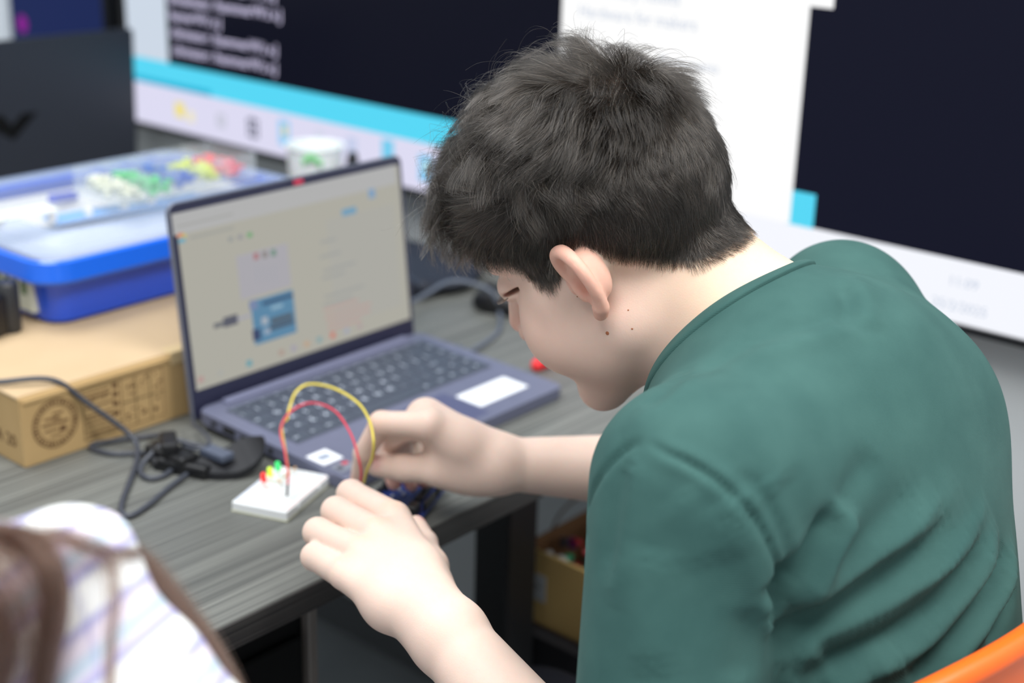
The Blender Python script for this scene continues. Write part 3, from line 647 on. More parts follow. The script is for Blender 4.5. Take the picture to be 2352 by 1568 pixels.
# ================================================================== CABLES
M_cable = mat('cable grey', srgb(62, 66, 76), .42)
def cable(pts, r, label, m=M_cable, parts=()):
    P = np.array([PZ(x, y, TZ + z) for x, y, z in pts]); o = empty('cable', tuple(P[0]), label=label, cat='cable')
    MB().tube(P, r, 10, 8).build('cord', m, o, smooth=True, world=True); return o
c1 = cable([(-60, 880, .078), (0, 877, .077), (120, 872, .0765), (200, 925, .050), (300, 1000, .014), (316, 1045, .005), (300, 1100, .0035), (281, 1150, .0032), (280, 1176, .003), (300, 1184, .003), (340, 1160, .003), (400, 1110, .003), (470, 1060, .005), (485, 1035, .014), (440, 1020, .020), (390, 1012, .022), (340, 1050, .010), (322, 1080, .004), (340, 1098, .003), (372, 1094, .003), (400, 1075, .004)], .0026, 'long grey cable from the cardboard box looping over the desk')
c2 = cable([(395, 1010, .018), (370, 1000, .008), (330, 1003, .0035), (260, 1012, .003), (215, 1020, .003), (212, 1030, .003), (260, 1042, .003), (320, 1040, .003), (380, 1038, .010), (420, 1028, .016)], .0024, 'short grey cable loop lying against the cardboard box')
c3 = cable([(420, 1022, .018), (450, 1032, .020), (478, 1020, .022), (478, 1005, .022), (462, 988, .022), (445, 975, .0195), (441, 962, .0165)], .0018, 'thin cable plugged into the left side of the laptop')
def pxbox(name, a, b, w, h, z, m, par, bev=.001):
    A, B = PZ(*a, TZ + z), PZ(*b, TZ + z); d = B - A; L = np.linalg.norm(d); yaw = math.atan2(d[1], d[0])
    o = MB(Matrix.Translation(Vector((A + B) / 2)) @ Matrix.Rotation(yaw, 4, 'Z')).box((-L / 2, -w / 2, -h / 2), (L / 2, w / 2, h / 2), bev, 2).build(name, m, par, world=True); return o
pg = empty('usb_plug', tuple(PZ(400, 1050, TZ)), label='black plug and clips bunched among the cable loops', cat='plug')
pxbox('body', (350, 1030), (440, 1066), .022, .016, .010, M_blackpl, pg, .003)
pxbox('cap', (385, 1000), (392, 1035), .016, .012, .022, M_blackpl, pg, .003)
pxbox('clip', (365, 1060), (480, 1085), .012, .012, .007, M_blackpl, pg, .003)
pxbox('shell', (470, 1030), (525, 1052), .015, .007, .018, mat('slate shell', srgb(78, 86, 104), .4), pg)
# curved black strap standing by the laptop
stp = []
for x, y, z, w in ((350, 1066, .004, .010), (420, 1076, .004, .020), (480, 1080, .004, .030), (530, 1074, .0045, .038), (565, 1056, .010, .040), (592, 1036, .018, .028), (607, 1014, .028, .006)): stp.append((PZ(x, y, TZ + z), w))
m = MB(); V = []; Fc = []; side = Vector((.35, .94, 0)).normalized()
PP = spline([p for p, w in stp], 6); WW = np.interp(np.linspace(0, 1, len(PP)), np.linspace(0, 1, len(stp)), [w for p, w in stp])
for p, w in zip(PP, WW):
    p = Vector(p)
    for sx, sz in ((-.5, -.0035), (.5, -.0035), (.5, .0035), (-.5, .0035)): V.append(p + side * w * sx + Vector((0, 0, sz + (w * .25 if sx > 0 else 0))))
for i in range(len(PP) - 1):
    for k in range(4): Fc.append((4 * i + k, 4 * i + (k + 1) % 4, 4 * i + 4 + (k + 1) % 4, 4 * i + 4 + k))
Fc += [(3, 2, 1, 0), tuple(4 * (len(PP) - 1) + k for k in range(4))]
tag(m.add(V, Fc).build('cable_strap', mat('black strap', srgb(20, 22, 28), .6), smooth=False), 'wide black strap with a raised pointed tip beside the laptop', 'strap')

# ================================================================== THINGS AT THE BACK OF THE DESK
cp = empty('paper_cup', tuple(PZ(727, 552, TZ)), label='tall white paper cup with a green print behind the laptop', cat='cup')
MB().lathe([(.030, 0), (.031, .003), (.0400, .138), (.0425, .140), (.0425, .143), (.0395, .143), (.030, .010), (.001, .008)], n=32).build('body', mat('cup white', srgb(250, 253, 253), .5, sss=.2), cp, smooth=True)
g = MB()
for i in range(9):
    a = math.radians(206 + i * 4.2); r = .0418; g.box((r * math.cos(a) - .0016, r * math.sin(a) - .0016, .122 + .006 * math.sin(i * .45)), (r * math.cos(a) + .0016, r * math.sin(a) + .0016, .131 + .006 * math.sin(i * .45)))
g.build('green_print', mat('green print', srgb(150, 226, 160), .5), cp)
mk = empty('marker_pen', tuple(PZ(812, 560, TZ)), label='small dark marker with a green band standing beside the white cup', cat='marker')
MB().lathe([(.009, 0), (.0095, .002), (.0095, .118), (.007, .132), (.005, .136)], n=16).build('barrel', M_blackpl, mk, smooth=True)
MB().lathe([(.0098, .088), (.0098, .112)], n=16).build('band', mat('green band', srgb(70, 130, 60), .5), mk)
pc = empty('black_pouch', (1.31, 1.34, TZ), (0, 0, .12), 'flat black pouch lying against the wall behind the laptop', 'pouch')
F_ = Field((-.13, -.2, -.01), (.13, .2, .06), .004); F_.ell((0, 0, .014), (.09, .14, .017), .01); F_.cone((-.06, -.10, .012), (-.06, .10, .012), .012, .012, .02); F_.cone((.06, -.10, .012), (.06, .10, .012), .012, .012, .02)
V, Q = F_.mesh(); o = fast_mesh('body', V, Q, mat('navy nylon', srgb(26, 32, 46), .6, bump=(40, .4, .01))); o.parent = pc
MB().tube([(-.085, -.12, .027), (-.02, 0, .034), (.0, .1, .033), (.02, .15, .026)], .0022, 6).build('zip', mat('zip', srgb(52, 60, 76), .5), pc, smooth=True)
cable([(935, 700, .03), (985, 672, .038), (1030, 648, .042), (1080, 650, .04), (1130, 672, .03), (1148, 720, .004), (1145, 760, .003), (1110, 790, .003), (1075, 806, .003), (1050, 795, .003)], .0028, 'smoke grey cable crossing the black pouch behind the laptop', mat('smoke cable', srgb(92, 100, 114), .35))
ms = empty('computer_mouse', tuple(PZ(1176, 712, TZ)), (0, 0, .5), 'black computer mouse on the desk in front of the boy\'s face', 'mouse')
F_ = Field((-.05, -.08, -.01), (.05, .08, .05), .003); F_.ell((0, 0, .008), (.030, .052, .026), .004); F_.ell((0, 0, -.03), (.06, .08, .03), .003, 'sub'); V, Q = F_.mesh(); o = fast_mesh('shell', V, Q, M_blackpl); o.parent = ms
MB().lathe([(.006, -.003), (.007, 0), (.006, .003)], (0, .03, .030), 14, 'x').build('wheel', mat('wheel', srgb(60, 60, 64), .6), ms)
A, B = PZ(1226, 842, TZ + .007), PZ(1330, 790, TZ + .007); d = Vector(B - A)
rp = empty('red_pen', tuple(PZ(1226, 838, TZ)), label='thick red pen with a rounded end, partly hidden by the boy\'s chin', cat='pen')
D = (B - A) / np.linalg.norm(B - A)
MB().tube([A, A + D * .006, A + D * .03, A + D * .09, A + D * .11], [.003, .0072, .0078, .0074, .006], 14, 4).build('barrel', mat('bright red', srgb(238, 40, 48), .35), rp, smooth=True, world=True)
MB().tube([A + D * .108, A + D * .14, A + D * .146], [.0078, .0072, .002], 14, 4).build('cap', mat('dark red', srgb(170, 20, 30), .35), rp, smooth=True, world=True)

# black laptop at the left, seen from behind
LB = mat('black lid', srgb(42, 46, 56), .42)
b0 = empty('laptop', (1.185, 1.99, TZ), (0, 0, 0), 'open black laptop seen from behind, with a dark chevron on its lid', 'laptop')
LM = Matrix.Translation((0, .0, .006)) @ Matrix.Rotation(math.radians(92.5), 4, 'X')
ld = MB(LM).prism(rrect(-.18, 0, .18, .252, .006), -.006, 0, .001).build('lid', LB, b0)
MB().box((-.18, .004, .004), (.18, .235, .019), .003).build('base', LB, b0)
for x in (-.15, .15):
    for y_ in (.03, .21): MB().lathe([(.006, 0), (.006, .0045)], (x, y_, 0), 12).build('rubber_foot', M_blackpl, b0)
MB().box((-.15, -.003, .002), (.15, .010, .014), .003).build('hinge', M_blackpl, b0)
def PY(px, py, Y): d = ray(px, py); return CC + d * (Y / d[1])
ch = [(-42, 262), (-12, 300), (32, 322), (86, 256), (50, 260), (27, 288), (4, 264)]
MI = base_of(b0).inverted(); LMI = (base_of(b0) @ LM).inverted()
poly = []
for x, y_ in ch:
    p = LMI @ Vector(PY(x, y_, 1.985)); poly.append((p.x, p.y))
MB(LM).prism(poly[::-1], .0, .0007).build('chevron', mat('gloss black', srgb(4, 4, 6), .2), ld)

# ================================================================== STOOL WITH THE PARTS BOX, ORANGE CHAIR
M_blkseat = mat('black seat', srgb(20, 21, 27), .65)
st = empty('stool', (1.25, .72, 0), label='low black stool under the desk holding the open parts box', cat='stool')
MB().prism(rrect(1.095, .42, 1.42, .985, .04), .41, .459, .010).build('seat', M_blkseat, st, world=True)
for x in (1.13, 1.38):
    for y_ in (.46, .94): MB().tube([(x, y_, .42), (x + (x - 1.25) * .1, y_ + (y_ - .7) * .1, 0.0)], .012, 10, 1).build('leg', M_black, st, world=True)
pb = empty('parts_box', (1.23, .77, .459), label='open cardboard box of coloured electronic parts on the black stool', cat='box')
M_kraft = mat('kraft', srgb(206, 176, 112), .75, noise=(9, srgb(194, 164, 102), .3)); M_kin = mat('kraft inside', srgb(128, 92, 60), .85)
bx0, bx1, by0, by1, bz0, bz1 = 1.115, 1.335, .60, .925, .459, .553
MB().box((bx0, by0, bz0), (bx0 + .004, by1, bz1), .001).build('side', M_kraft, pb, world=True)
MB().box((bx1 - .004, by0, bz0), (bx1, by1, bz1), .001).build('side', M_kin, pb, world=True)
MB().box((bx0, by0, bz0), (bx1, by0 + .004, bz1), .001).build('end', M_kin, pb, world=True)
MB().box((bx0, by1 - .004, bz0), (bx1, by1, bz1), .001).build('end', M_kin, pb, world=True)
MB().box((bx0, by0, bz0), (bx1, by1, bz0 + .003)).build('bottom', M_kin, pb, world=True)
def PXp(px, py, X): d = ray(px, py); return CC + d * (X / d[0])
A, B = PXp(1214, 1308, bx0), PXp(1252, 1384, bx0)
lb = MB().box((bx0 - .001, min(A[1], B[1]), min(A[2], B[2])), (bx0 + .001, max(A[1], B[1]), max(A[2], B[2]))).build('label', mat('grey white label', srgb(186, 192, 196), .7), pb, world=True)
MB().box((bx0 - .0016, min(A[1], B[1]) + .006, (A[2] + B[2]) / 2), (bx0 - .0008, max(A[1], B[1]) - .004, (A[2] + B[2]) / 2 + .003)).build('label_print', mat('lp', srgb(130, 136, 140), .7), pb, world=True)
cols = [(30, 130, 90), (120, 60, 160), (200, 200, 196), (40, 150, 140), (196, 110, 50), (60, 60, 70), (180, 50, 60), (220, 214, 160), (50, 90, 180)]
rr = random.Random(8)
mb = MB(); midx = []
for j, cc_ in enumerate(cols * 55):
    p = Vector((rr.uniform(bx0 + .015, bx1 - .015), rr.uniform(by0 + .015, by1 - .02), rr.uniform(bz0 + .04, bz1 - .006))); n0 = len(mb.F)
    if rr.random() < .5: mb.lathe([(.002, -.006), (.005, -.005), (.005, .005), (.002, .006)], tuple(p), 8, rr.choice('xyz'))
    else: mb.box(tuple(p - Vector((.006, .004, .003))), tuple(p + Vector((.006, .004, .003))), .001, 1, Matrix.Rotation(rr.uniform(0, 3), 3, 'Z').to_euler())
    midx += [j % 9] * (len(mb.F) - n0)
ep = mb.build('electronic_parts', None)
for cc_ in cols: ep.data.materials.append(mat('part colour', srgb(*cc_), .35))
ep.data.polygons.foreach_set('material_index', midx); ep.data.update()
tag(ep, 'mixed colourful electronic parts heaped in the open cardboard box on the stool', 'electronic parts', kind='stuff')
P0 = [PXp(1262, 1225, 1.20), PXp(1268, 1262, 1.20), PXp(1285, 1285, 1.20), PXp(1305, 1300, 1.21), PXp(1330, 1310, 1.23)]
ow = empty('orange_wire', tuple(P0[0]), label='thick orange wire curling into the box of parts', cat='wire')
MB().tube(P0, .0042, 10, 6).build('insulation', mat('orange insulation', srgb(226, 104, 40), .4), ow, smooth=True, world=True)
P0 = [PXp(1296, 1195, 1.24), PXp(1290, 1215, 1.22), PXp(1300, 1180, 1.3), PXp(1325, 1140, 1.35), PXp(1360, 1120, 1.40)]
ow = empty('thin_wire', tuple(P0[0]), label='thin brown wire hanging from the desk into the box of parts', cat='wire')
MB().tube([PXp(1268, 1232, 1.18), PXp(1275, 1200, 1.22), PXp(1300, 1165, 1.28), PXp(1335, 1140, 1.34), PXp(1380, 1128, 1.38)], .0018, 8, 6).build('insulation', mat('brown insulation', srgb(140, 110, 96), .5), ow, smooth=True, world=True)

# orange chair
M_or = bpy.data.materials.new('orange plastic'); M_or.use_nodes = True; _b = M_or.node_tree.nodes['Principled BSDF']
_b.inputs['Base Color'].default_value = (*srgb(255, 108, 30), 1); _b.inputs['Roughness'].default_value = .35; _b.inputs['Subsurface Weight'].default_value = .15; _b.inputs['Subsurface Scale'].default_value = .02; _b.inputs['Subsurface Radius'].default_value = (1, .4, .2)
oc = empty('chair', (.80, .33, 0), label='bright orange moulded plastic chair the boy in green sits on', cat='chair')
# back shell: grid over x (-.21..*.21) and height, curved round the sitter
V = []; Fc = []; NU, NVv = 28, 22
def shellp(u, v, off=0):
    x = u * (.205 - .012 * v); z = .465 + v * .405 - .018 * u ** 4 * max(0, v)
    y = .222 + .033 * v + 1.25 * x * x * (.6 + .4 * v) - .012 * math.sin(v * 3.1)
    if v > .92: y -= (v - .92) * .12
    return Vector((.815 + x, y + off, z))
for off in (0, -.006):
    for j in range(NVv + 1):
        for i in range(NU + 1): V.append(shellp(-1 + 2 * i / NU, j / NVv, off))
n1 = (NU + 1) * (NVv + 1)
for j in range(NVv):
    for i in range(NU):
        a = j * (NU + 1) + i; Fc.append((a, a + 1, a + NU + 2, a + NU + 1)); Fc.append((n1 + a + NU + 1, n1 + a + NU + 2, n1 + a + 1, n1 + a))
bd_ = [i for i in range(NU + 1)] + [j * (NU + 1) + NU for j in range(1, NVv + 1)] + [NVv * (NU + 1) + i for i in range(NU - 1, -1, -1)] + [j * (NU + 1) for j in range(NVv - 1, 0, -1)]
for i in range(len(bd_)): a, b2 = bd_[i], bd_[(i + 1) % len(bd_)]; Fc.append((a, n1 + a, n1 + b2, b2))
MB().add(V, Fc).build('backrest', M_or, oc, smooth=True, world=True)
MB().tube([shellp(-1 + i / 8, 1, -.002) + Vector((0, 0, 0)) for i in range(17)], .0085, 12, 3).build('top_rim', M_or, oc, smooth=True, world=True)
MB().prism(rrect(.60, .215, 1.03, .60, .06), .425, .442, .006).build('seat', M_or, oc, world=True)
MB().box((.62, .212, .428), (1.01, .262, .49), .012, 2).build('seat_back_joint', M_or, oc, world=True)
for x in (.63, 1.0):
    for y_ in (.25, .56): MB().tube([(x, y_, .428), (x + (x - .815) * .2, y_ + (y_ - .38) * .25, 0)], .011, 10, 1).build('leg', mat('chrome', (.6, .6, .62), .25, metal=1), oc, world=True)
# ================================================================== PEOPLE
def A3(*v): return np.array(v, float)
def rotm(pitch, yaw, roll):
    cx, sx, cz, sz, cy, sy = math.cos(pitch), math.sin(pitch), math.cos(yaw), math.sin(yaw), math.cos(roll), math.sin(roll)
    return A3([cz, -sz, 0], [sz, cz, 0], [0, 0, 1]).reshape(3, 3) @ A3([1, 0, 0], [0, cx, -sx], [0, sx, cx]).reshape(3, 3) @ A3([cy, 0, sy], [0, 1, 0], [-sy, 0, cy]).reshape(3, 3)
HM = rotm(math.radians(-32.2), math.radians(12.2), math.radians(-10.7)); HT = A3(.796, .579, 1.042); HS = .97
def H2W(p): return (np.asarray(p, float) * HS) @ HM.T + HT
def W2H(p): return ((np.asarray(p, float) - HT) @ HM) / HS
SHL, SHR = A3(.650, .415, .957), A3(.970, .492, .987)
ELL, ELR = PD(1500, 2050, .85), A3(1.02, .605, .775)
NK0 = A3(.806, .455, .985)

# --- head (local frame: x right, y forward, z up)
nk = W2H(NK0); nkb = W2H(A3(.81, .40, .93))
F_ = Field((-.105, -.175, -.215), (.09, .135, .142), .0017)
F_.ell((0, -.010, .046), (.073, .088, .079), .02); F_.ell((0, -.036, .028), (.066, .056, .060), .02); F_.ell((0, .035, .050), (.060, .052, .058), .02)
F_.ell((0, .042, -.020), (.056, .046, .062), .02)
for s in (-1, 1):
    F_.ell((s * .037, .052, -.034), (.032, .035, .038), .02)
    F_.cone((s * .056, -.002, -.045), (s * .018, .066, -.092), .018, .019, .02)
    F_.cone((s * .050, .035, -.005), (s * .064, .0, .004), .018, .014, .015)
    F_.ell((s * .050, .015, -.045), (.023, .040, .036), .02)
F_.ell((0, .030, -.068), (.046, .050, .036), .02); F_.ell((0, .078, -.096), (.021, .017, .016), .014)
for s in (-1, 1):
    F_.cone((s * .012, .087, .033), (s * .044, .073, .034), .009, .008, .010)
    F_.ell((s * .031, .096, .014), (.017, .014, .011), .008, 'sub'); F_.ell((s * .031, .078, .012), (.0155, .0125, .0125), .004)
    F_.ell((s * .036, .0755, .010), (.0165, .0105, .0020), .002, 'sub')
F_.cone((0, .088, .018), (0, .109, -.022), .0075, .0105, .010)
for s in (-1, 1): F_.ell((s * .0125, .099, -.030), (.0085, .011, .0085), .006); F_.ell((s * .006, .104, -.0375), (.0035, .005, .003), .002, 'sub')
F_.ell((0, .089, -.058), (.024, .012, .010), .010); F_.ell((0, .091, -.0615), (.018, .0070, .005), .004); F_.ell((0, .088, -.0735), (.016, .0080, .006), .004); F_.ell((0, .103, -.067), (.022, .010, .0012), .002, 'sub')
# neck
F_.cone((0, -.022, -.034), nk, .050, .058, .025); F_.cone((0, -.046, -.036), nk + A3(0, -.004, -.004), .036, .050, .02); F_.cone((0, .008, -.060), nk + A3(0, .02, 0), .034, .048, .02)
F_.cone(nk, nkb, .058, .062, .02)
# ears (mirror pair)
for s in (-1, 1):
    E = lambda x, y, z: A3(s * x, y, z)
    yv = A3(s * .64, -.768, 0); xv = A3(s * .768, .64, 0); zv = A3(0, 0, 1); R = np.stack([xv, yv, zv], 1)
    c0 = E(.0825, -.004, .001)
    e2 = lambda a, b, n=0: c0 + yv * a + zv * b + xv * n
    F_.ell(e2(.001, .004, -.001), (.0030, .0165, .028), .004, 'add', R)
    F_.ell(e2(.003, .004, -.0085), (.0110, .0115, .0195), .006, 'add', R)
    rim = [e2(-.010, .002, .0), e2(-.0155, .012, .001), e2(-.0130, .0205, .002), e2(-.006, .0270, .003), e2(.005, .0280, .003), e2(.0145, .0220, .003), e2(.0180, .010, .002), e2(.0160, -.002, .001), e2(.0110, -.012, .0), e2(.006, -.018, 0)]
    rs = spline(rim, 5); rr__ = np.interp(np.linspace(0, 1, len(rs)), np.linspace(0, 1, 10), [.0028, .0036, .0044, .0046, .0046, .0043, .0040, .0037, .0036, .0044]); F_.chain(rs, rr__, .0022)
    F_.cone(e2(.004, -.019, 0), e2(-.002, -.0235, 0), .0056, .0052, .004)
    F_.ell(e2(.0035, .013, .0060), (.0058, .0095, .0115), .004, 'sub', R)
    F_.ell(e2(-.002, -.001, .003), (.0078, .0082, .0100), .004, 'sub', R)
    F_.cone(e2(-.0115, -.001, .0015), e2(-.009, -.009, .001), .0036, .0034, .003)
hv, hq = F_.mesh()
def fix(V, Q):
    a, b, c, d = (V[Q[:, i]] for i in range(4))
    vol = (np.einsum('ij,ij->i', a, np.cross(b, c)) + np.einsum('ij,ij->i', a, np.cross(c, d))).sum()
    return Q[:, ::-1].copy() if vol < 0 else Q
hq = fix(hv, hq); hv = relax(hv, hq, 1, .5)
hn_local = vnormals(hv, hq)
headV = H2W(hv)

# --- arms
def hand_field(lo, hi): return Field(lo, hi, .0016)
def arm(F, sh, el, wr, r=(.043, .036, .0255), flat=None):
    F.cone(sh, el, r[0], r[1], .01); el2 = el + (wr - el) * .28
    F.cone(el, el2, r[1], r[1] * .97, .02); F.cone(el2, wr, r[1] * .97, r[2], .02)
# left (near) hand
WL = PZ(1004, 1428, .803); mcpL = [PZ(905, 1188, .812), PZ(868, 1226, .814), PZ(830, 1270, .810), PZ(792, 1318, .802)]
pipL = [PZ(806, 1134, .806), PZ(772, 1174, .806), PZ(730, 1222, .802), PZ(724, 1278, .793)]
dd = A3(.40, .45, -.75); dd /= np.linalg.norm(dd)
lo = np.minimum(np.min([ELL, WL] + mcpL + pipL, 0), SHL) - .06; hi = np.max([ELL, WL] + mcpL + pipL, 0) + .07
lo[2] = min(ELL[2] - .05, .72); hi[2] = .86
FL_ = hand_field(lo, hi)
el2 = ELL + (WL - ELL) * .3
FL_.cone(SHL, ELL, .045, .037, .01); FL_.cone(ELL, el2, .037, .0365, .02); FL_.cone(el2, WL - (WL - ELL) * .08, .0365, .0250, .02)
pn = np.cross(mcpL[0] - WL, mcpL[3] - WL); pn /= np.linalg.norm(pn)
for m, r in zip(mcpL, (.0125, .0125, .012, .0115)):
    FL_.cone(WL - (WL - ELL) * .06, m, .0215, r, .012)
FL_.cone((WL + mcpL[0]) / 2 - A3(0, 0, .006), (WL + mcpL[3]) / 2 - A3(0, 0, .006), .020, .018, .015)
tipsL = []
for i, (m, p, r) in enumerate(zip(mcpL, pipL, (.0116, .0118, .0114, .0108))):
    L = (.024, .026, .024, .019)[i]; d_ = dd.copy(); d_ += A3(.14, -.12, 0) * i; dp = p + d_ * L; tp = dp + (d_ * .5 + A3(.35, -.35, -.72)) * .018
    FL_.cone(m, p, r + .0006, r - .0002, .0028); FL_.cone(p, dp, r - .0004, r - .0022, .004); FL_.cone(dp, tp, r - .0022, r - .0034, .004); tipsL.append(tp)
cm, mp, ip, tp = PZ(1016, 1388, .790), PZ(985, 1302, .789), PZ(975, 1248, .786), PZ(956, 1206, .784)
FL_.cone(cm, mp, .013, .0115, .014); FL_.cone(mp, ip, .0132, .0102, .006); FL_.cone(ip, tp, .0102, .0082, .004)
FL_.cone(mp, mcpL[0] - A3(0, 0, .010), .010, .009, .014)
nailL = (tp + CU * .004 + CR * .007 - CF * .002)
vL, qL = FL_.mesh(); qL = fix(vL, qL); vL = relax(vL, qL, 1, .4)
# right (far) hand
WR = PZ(1135, 1064, .803)
iM = PZ(988, 976, .842); lat = A3(.62, .74, -.22); lat /= np.linalg.norm(lat)
mcpR = [iM, iM + lat * .019 + A3(0, 0, .002), iM + lat * .037, iM + lat * .053 - A3(0, 0, .004)]
lo = np.min([ELR, WR, SHR, PZ(815, 1110, .76)] + mcpR, 0) - .05; hi = np.max([ELR, WR] + mcpR, 0) + .06; lo[2] = .735; hi[2] = .90; lo[1] = .50
FR_ = hand_field(lo, hi)
el2 = ELR + (WR - ELR) * .3
FR_.cone(SHR, ELR, .043, .036, .01); FR_.cone(ELR, el2, .036, .0345, .02); FR_.cone(el2, WR - (WR - ELR) * .05, .0345, .0225, .02)
for m, r in zip(mcpR, (.0125, .0125, .012, .011)): FR_.cone(WR, m, .0205, r, .014)
pR = PZ(876, 972, .836); dR = PZ(836, 1040, .803); tR = PZ(822, 1100, .771)
FR_.cone(iM, pR, .0120, .0104, .005); FR_.cone(pR, dR, .0104, .0088, .004); FR_.cone(dR, tR, .0088, .0070, .004)
mt = [PZ(905, 1110, .763), PZ(945, 1112, .760), PZ(975, 1105, .758)]
for i in range(3):
    t_ = mt[i]; M_ = mcpR[i + 1]; p_ = (PZ(912, 1000, .824) + lat * .010, PZ(925, 1012, .815) + lat * .026, PZ(945, 1020, .806) + lat * .040)[i]; dp = t_ + A3(.004, .014, .020)
    FR_.cone(M_, p_, .0112 - i * .0005, .0098 - i * .0004, .004); FR_.cone(p_, dp, .0098 - i * .0004, .0084, .004); FR_.cone(dp, t_, .0084, .0066, .004)
cmR, mpR, ipR, tpR = PZ(1090, 1078, .797), PZ(1003, 1078, .797), PZ(930, 1074, .793), PZ(868, 1068, .789)
FR_.cone(WR, cmR, .018, .0150, .012); FR_.cone(cmR, mpR, .0150, .0130, .012); FR_.cone(mpR, ipR, .0130, .0118, .005); FR_.cone(ipR, tpR, .0118, .0102, .004)
FR_.cone((cmR + mpR) / 2, (iM + WR) / 2, .014, .015, .018); FR_.cone(cmR, mcpR[2], .014, .012, .02)
nailR = tpR - CF * .008 + CU * .002
vR, qR = FR_.mesh(); qR = fix(vR, qR); vR = relax(vR, qR, 1, .4)
# chest under the shirt
Fb = Field((.56, .22, .50), (1.06, .60, 1.06), .006)
Fb.ell((.81, .42, .87), (.140, .085, .13), .02); Fb.ell((.81, .385, .70), (.13, .10, .18), .03); Fb.cone(SHL, SHR - A3(0, .01, .02), .040, .036, .02); Fb.cone(NK0 - A3(0, 0, .02), (.81, .42, .92), .052, .058, .03)
vB, qB = Fb.mesh(); qB = fix(vB, qB)
BV, BQ = join_vq([(headV, hq), (vL, qL), (vR, qR), (vB, qB)])

boy = empty('person', (.815, .38, 0), label='person in a green t-shirt bending over the desk, pinching jumper wires', cat='person')
# skin material driven by a per-point colour (ears, knuckles, lips redder; scalp dark under the hair)
M_skin = bpy.data.materials.new('skin'); M_skin.use_nodes = True; nt = M_skin.node_tree; b_ = nt.nodes['Principled BSDF']
at = nt.nodes.new('ShaderNodeAttribute'); at.attribute_name = 'tone'
tc = nt.nodes.new('ShaderNodeTexCoord'); nz = nt.nodes.new('ShaderNodeTexNoise'); nz.inputs['Scale'].default_value = 42; nz.inputs['Detail'].default_value = 4; nt.links.new(tc.outputs['Object'], nz.inputs['Vector'])
mr = nt.nodes.new('ShaderNodeMapRange'); mr.inputs[3].default_value = .93; mr.inputs[4].default_value = 1.06; nt.links.new(nz.outputs[0], mr.inputs[0])
mx = nt.nodes.new('ShaderNodeVectorMath'); mx.operation = 'SCALE'; nt.links.new(at.outputs['Color'], mx.inputs[0]); nt.links.new(mr.outputs[0], mx.inputs['Scale']); nt.links.new(mx.outputs[0], b_.inputs['Base Color'])
b_.inputs['Roughness'].default_value = .52; b_.inputs['Specular IOR Level'].default_value = .35
b_.inputs['Subsurface Weight'].default_value = .35; b_.inputs['Subsurface Radius'].default_value = (1, .32, .18); b_.inputs['Subsurface Scale'].default_value = .006
nb = nt.nodes.new('ShaderNodeTexNoise'); nb.inputs['Scale'].default_value = 900; nt.links.new(tc.outputs['Object'], nb.inputs['Vector'])
bp = nt.nodes.new('ShaderNodeBump'); bp.inputs['Strength'].default_value = .12; bp.inputs['Distance'].default_value = .0006; nt.links.new(nb.outputs[0], bp.inputs['Height']); nt.links.new(bp.outputs[0], b_.inputs['Normal'])

# hair mask in head frame: lower limit of the hair as a height for each y
HLy = [-.125, -.105, -.093, -.081, -.065, -.055, -.045, -.036, -.029, -.022, -.014, 0, .010, .014, .018, .028, .035, .043, .047, .055, .067, .080, .095]
HLz = [-.036, -.037, -.035, -.032, -.027, -.019, -.011, -.003, .005, .016, .026, .030, .026, .012, .008, .005, .007, .013, .024, .031, .034, .044, .052]
def hairline(L): return L[:, 2] - np.interp(L[:, 1], HLy, HLz)
hl = hairline(hv)
onear = (np.abs(hv[:, 0]) > .0745) & (hv[:, 1] > -.03) & (hv[:, 1] < .012) & (hv[:, 2] < .042) & (hv[:, 2] > -.027)
tone = np.tile(np.array(srgb(227, 201, 187)), (len(BV), 1))
def paint(P, r, c, amt, sl=slice(None)):
    d = np.linalg.norm(BV - np.asarray(P), axis=1); w = (amt * np.exp(-(d / r) ** 2))[:, None]; tone[:] = tone * (1 - w) + np.array(c) * w
nh = len(headV); T = tone[:nh]
c = np.array(srgb(229, 199, 184)); T[:] = c
w = np.clip((-hv[:, 1] - .01) / .06, 0, 1)[:, None] * .6; T[:] = T * (1 - w) + np.array(srgb(238, 212, 182)) * w
red = np.array(srgb(238, 180, 160)); w = onear[:, None] * .7; T[:] = T * (1 - w) + red * w
w = np.clip((hl + .002) / .006, 0, 1)[:, None] * (~onear)[:, None] * (np.linalg.norm(hv[:, :2], axis=1) > 0)[:, None] * .96
T[:] = T * (1 - w) + np.array(srgb(40, 34, 30)) * w
tone[:nh] = T
for s in (-1, 1):
    paint(H2W((s * .045, .055, -.022)), .022, srgb(232, 178, 162), .35)
paint(H2W((0, .110, -.028)), .014, srgb(226, 158, 142), .7); paint(H2W((0, .10, -.066)), .016, srgb(206, 146, 134), .45)
for p in mcpL: paint(p + A3(0, 0, .012), .008, srgb(238, 196, 172), .5)
for p in list(tipsL) + [tR] + mt: paint(p, .012, srgb(226, 160, 148), .7)
paint(nailR, .0065, srgb(214, 160, 160), .9); paint(nailL, .006, srgb(206, 150, 150), .9); paint(pR, .010, srgb(232, 176, 156), .5)
body = fast_mesh('body', BV, BQ, M_skin, boy)
ca = body.data.color_attributes.new('tone', 'FLOAT_COLOR', 'POINT'); ca.data.foreach_set('color', np.hstack([tone, np.ones((len(tone), 1))]).astype(np.float32).ravel())
